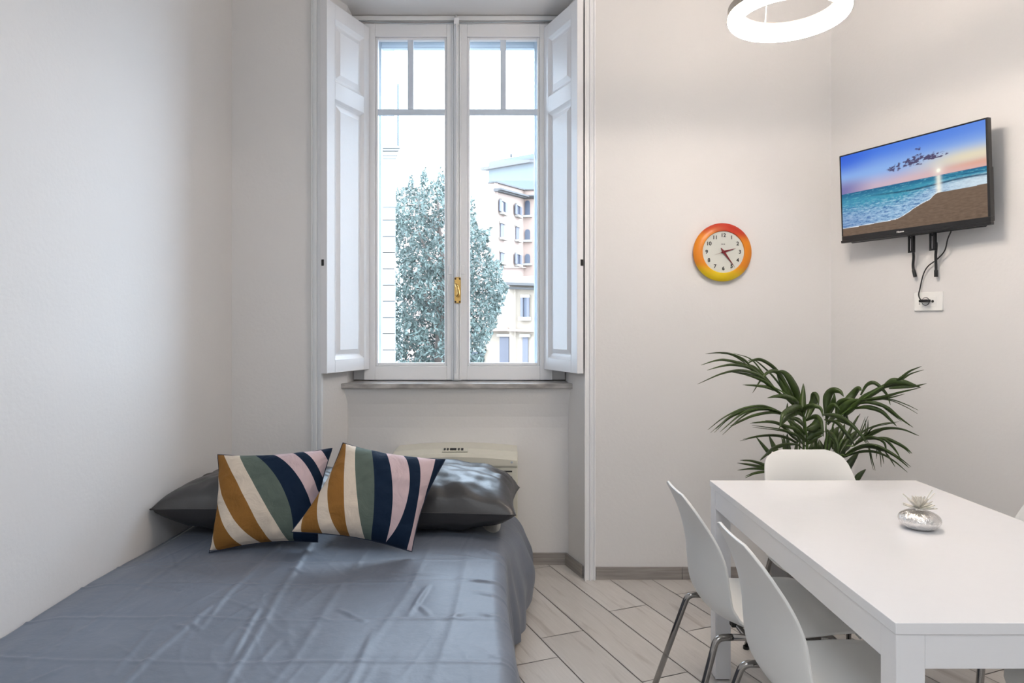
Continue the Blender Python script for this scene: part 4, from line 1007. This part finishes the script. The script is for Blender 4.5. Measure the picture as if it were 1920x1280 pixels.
def slab(fr, px0, px1, py0, py1a, name, m, out=0, depth=6, par=None, pyt2=None):
    """wall between columns; py0 = top row at px0, pyt2 = top row at px1, py1a = bottom height (m)"""
    a, ux, nz, loc, hh = fr; s0, s1 = loc(px0), loc(px1); o = Vector((a.x,a.y,0)); zt0 = hh(px0,py0); zt1 = hh(px1, pyt2) if pyt2 else zt0
    q = [o+ux*s0+nz*out, o+ux*s1+nz*out, o+ux*s1-nz*depth, o+ux*s0-nz*depth]; zs = [zt0, zt1, zt1, zt0]
    mb = MB().add([Vector((p.x,p.y,py1a)) for p in q]+[Vector((p.x,p.y,z)) for p,z in zip(q,zs)], [(0,3,2,1),(4,5,6,7),(0,1,5,4),(1,2,6,5),(2,3,7,6),(3,0,4,7)])
    return mb.build(name, m, par)
slab(fA, 850, 928, 353, -6, 'wall', M['pink'], par=t, pyt2=341, depth=.3)
slab(fB, 928, 982, 341, -6, 'wall', M['pink'], par=t, pyt2=356)
slab(fC, 982, 1015, 356, -6, 'wall', M['pink'], par=t, pyt2=355)
def band(fr, px0, px1, pya, pyb, hgt, out, name, m, par):
    a, ux, nz, loc, hh = fr; s0, s1 = loc(px0), loc(px1); o = Vector((a.x,a.y,0)); z0, z1 = hh(px0,pya), hh(px1,pyb)
    q = []
    for zz in (0, hgt):
        q += [o+ux*s0+nz*.01+Z_*(z0-zz), o+ux*s1+nz*.01+Z_*(z1-zz), o+ux*s1+nz*out+Z_*(z1-zz), o+ux*s0+nz*out+Z_*(z0-zz)]
    return MB().add(q, [(0,1,2,3),(7,6,5,4),(0,4,5,1),(1,5,6,2),(2,6,7,3),(3,7,4,0)]).build(name, m, par)
for fr, p0, p1, ya, yb_ in ((fB,925,982,353,368),(fC,981,1015,368,367)):
    band(fr, p0, p1, ya, yb_, .10, .5, 'cornice', M['cornice'], t); band(fr, p0, p1, ya+3, yb_+2.5, .08, .3, 'cornice', M['cornice'], t)
band(fB, 928, 982, 340, 355, .08, .15, 'parapet_edge', M['cornice'], t); band(fC, 981, 1015, 355, 354.5, .08, .15, 'parapet_edge', M['cornice'], t); band(fA, 860, 928, 352, 340.5, .08, .15, 'parapet_edge', M['cornice'], t)
for py0, py1, s in ((378,399,1),(420,446,0),(474,492,0)): facade_window(t, fB, 937, 943.5, py0, py1, s, m='glass_o' if s else 'shut_o')
for py0, py1, s in ((386,404,1),(426,450,0),(477,496,1)): facade_window(t, fB, 966, 971.5, py0, py1, s, m='glass_o' if s else 'shut_o')
for py0, py1 in ((376,404),(430,450),(476,494)): facade_window(t, fC, 984.5, 994, py0, py1, arch=True)
band(fB, 940, 982, 500, 500, .08, .2, 'string_course', M['pink'], t)
# white rooftop block above
t = thing('rooftop_building', 'white building with grey roof terrace rising above the pink block', 'building', (4, 62, -6))
fD = face_frame(927, 60, 1015, 52)
slab(fD, 927, 1015, 316, -6, 'wall', M['roofwhite'], par=t, pyt2=302)
slab(fD, 928, 1015, 304, 8, 'terrace_wall', M['tile'], out=.6, par=t, pyt2=289, depth=1)
band(fD, 920, 1015, 316, 300, .25, 1.0, 'cornice', M['cornice'], t)
for px, py in ((931,333),(962,336),(988,331)): facade_window(t, fD, px-1, px+1, py-2, py+2, m='shut_o')
mb = MB().tube([P(958.5,298,57), P(958.5,289,57)], .05, 6); mb.box(P(956.5,0,57).x, P(960.5,0,57).x, 56.9, 57.2, P(0,293,57).z, P(0,289,57).z); mb.build('chimney_pot', M['cornice'], t)
# cream block in front at lower right
t = thing('townhouse', 'cream street building with cornice bands and ground windows at the lower right outside', 'building', (3, 31, -6))
fE = face_frame(862, 31, 960, 30); fG = face_frame(955, 27, 1015, 26.5)
slab(fE, 862, 958, 596, -6, 'wall', M['creamo'], par=t, depth=3)
slab(fG, 955, 1015, 532, -6, 'wall', M['creamo'], par=t, depth=4)
band(fG, 953, 1015, 530, 532, .10, .5, 'cornice', M['cornice'], t); band(fG, 955, 1015, 538, 540, .08, .3, 'cornice', M['cornice'], t)
band(fG, 955, 1015, 616, 617, .10, .25, 'string_course', M['pink'], t); band(fE, 862, 957, 617, 615, .12, .3, 'string_course', M['pink'], t)
slab(face_frame(925,33,990,32), 925, 1015, 520, -6, 'rear_wall', M['paleo'], par=t, depth=3)
facade_window(t, fG, 983, 990, 558, 594, 1); facade_window(t, fG, 981, 991, 632, 690, m='shut_o')
facade_window(t, fE, 938, 955, 631, 690, m='glass_o2'if 'glass_o2' in M else 'shut_o'); facade_window(t, fE, 884, 908, 659, 700)
mb = MB()
for k in range(9): band_y = 548+k*8; 
MB().tube([P(966,540,26.8), P(966,690,26.8)], .03, 6).build('drain_pipe', M['creamo'], t)
# ================================================================== LIGHT
w = bpy.data.worlds.new('World'); sc.world = w; w.use_nodes = True; nt = w.node_tree
bg = nt.nodes['Background']; bg.inputs[1].default_value = 10.5; bg.inputs[0].default_value = (.70,.84,1.0,1)
def area(name, loc, rot, sx, sy, e, col, portal=False):
    l = bpy.data.lights.new(name, 'AREA'); l.shape = 'RECTANGLE'; l.size = sx; l.size_y = sy; l.energy = e; l.color = col
    if portal: l.cycles.is_portal = True
    o = bpy.data.objects.new(name, l); COL.objects.link(o); o.location = loc; o.rotation_euler = rot; return o
area('window_portal', (-.28,4.0,2.0), (-math.pi/2,0,0), .95, 1.95, 1, (1,1,1), True)
area('fill_light_back', (-.2,-1.2,HC-.06), (0,0,0), 1.6, 1.2, 35, (.90,.95,1.0))  # cool fill added behind the camera to brighten the room, no fixture there
area('fill_light_right', (1.6,-.2,HC-.06), (0,0,0), 1.0, 1.0, 6, (1,.97,.94))  # weaker warm fill, likewise added out of view on the right
# ================================================================== CAMERA
cam = bpy.data.cameras.new('camera'); co = bpy.data.objects.new('camera', cam); COL.objects.link(co)
co.location = (0,0,CH); co.rotation_euler = (math.pi/2,0,0); cam.lens = 24; cam.sensor_width = 36
cam.shift_x = 10/1920; cam.shift_y = -32/1920; cam.clip_start = .05; cam.clip_end = 400
sc.camera = co
vs_ = sc.view_settings; vs_.view_transform = 'Standard'; vs_.look = 'None'; vs_.gamma = 1; vs_.use_curve_mapping = False; vs_.exposure = .36
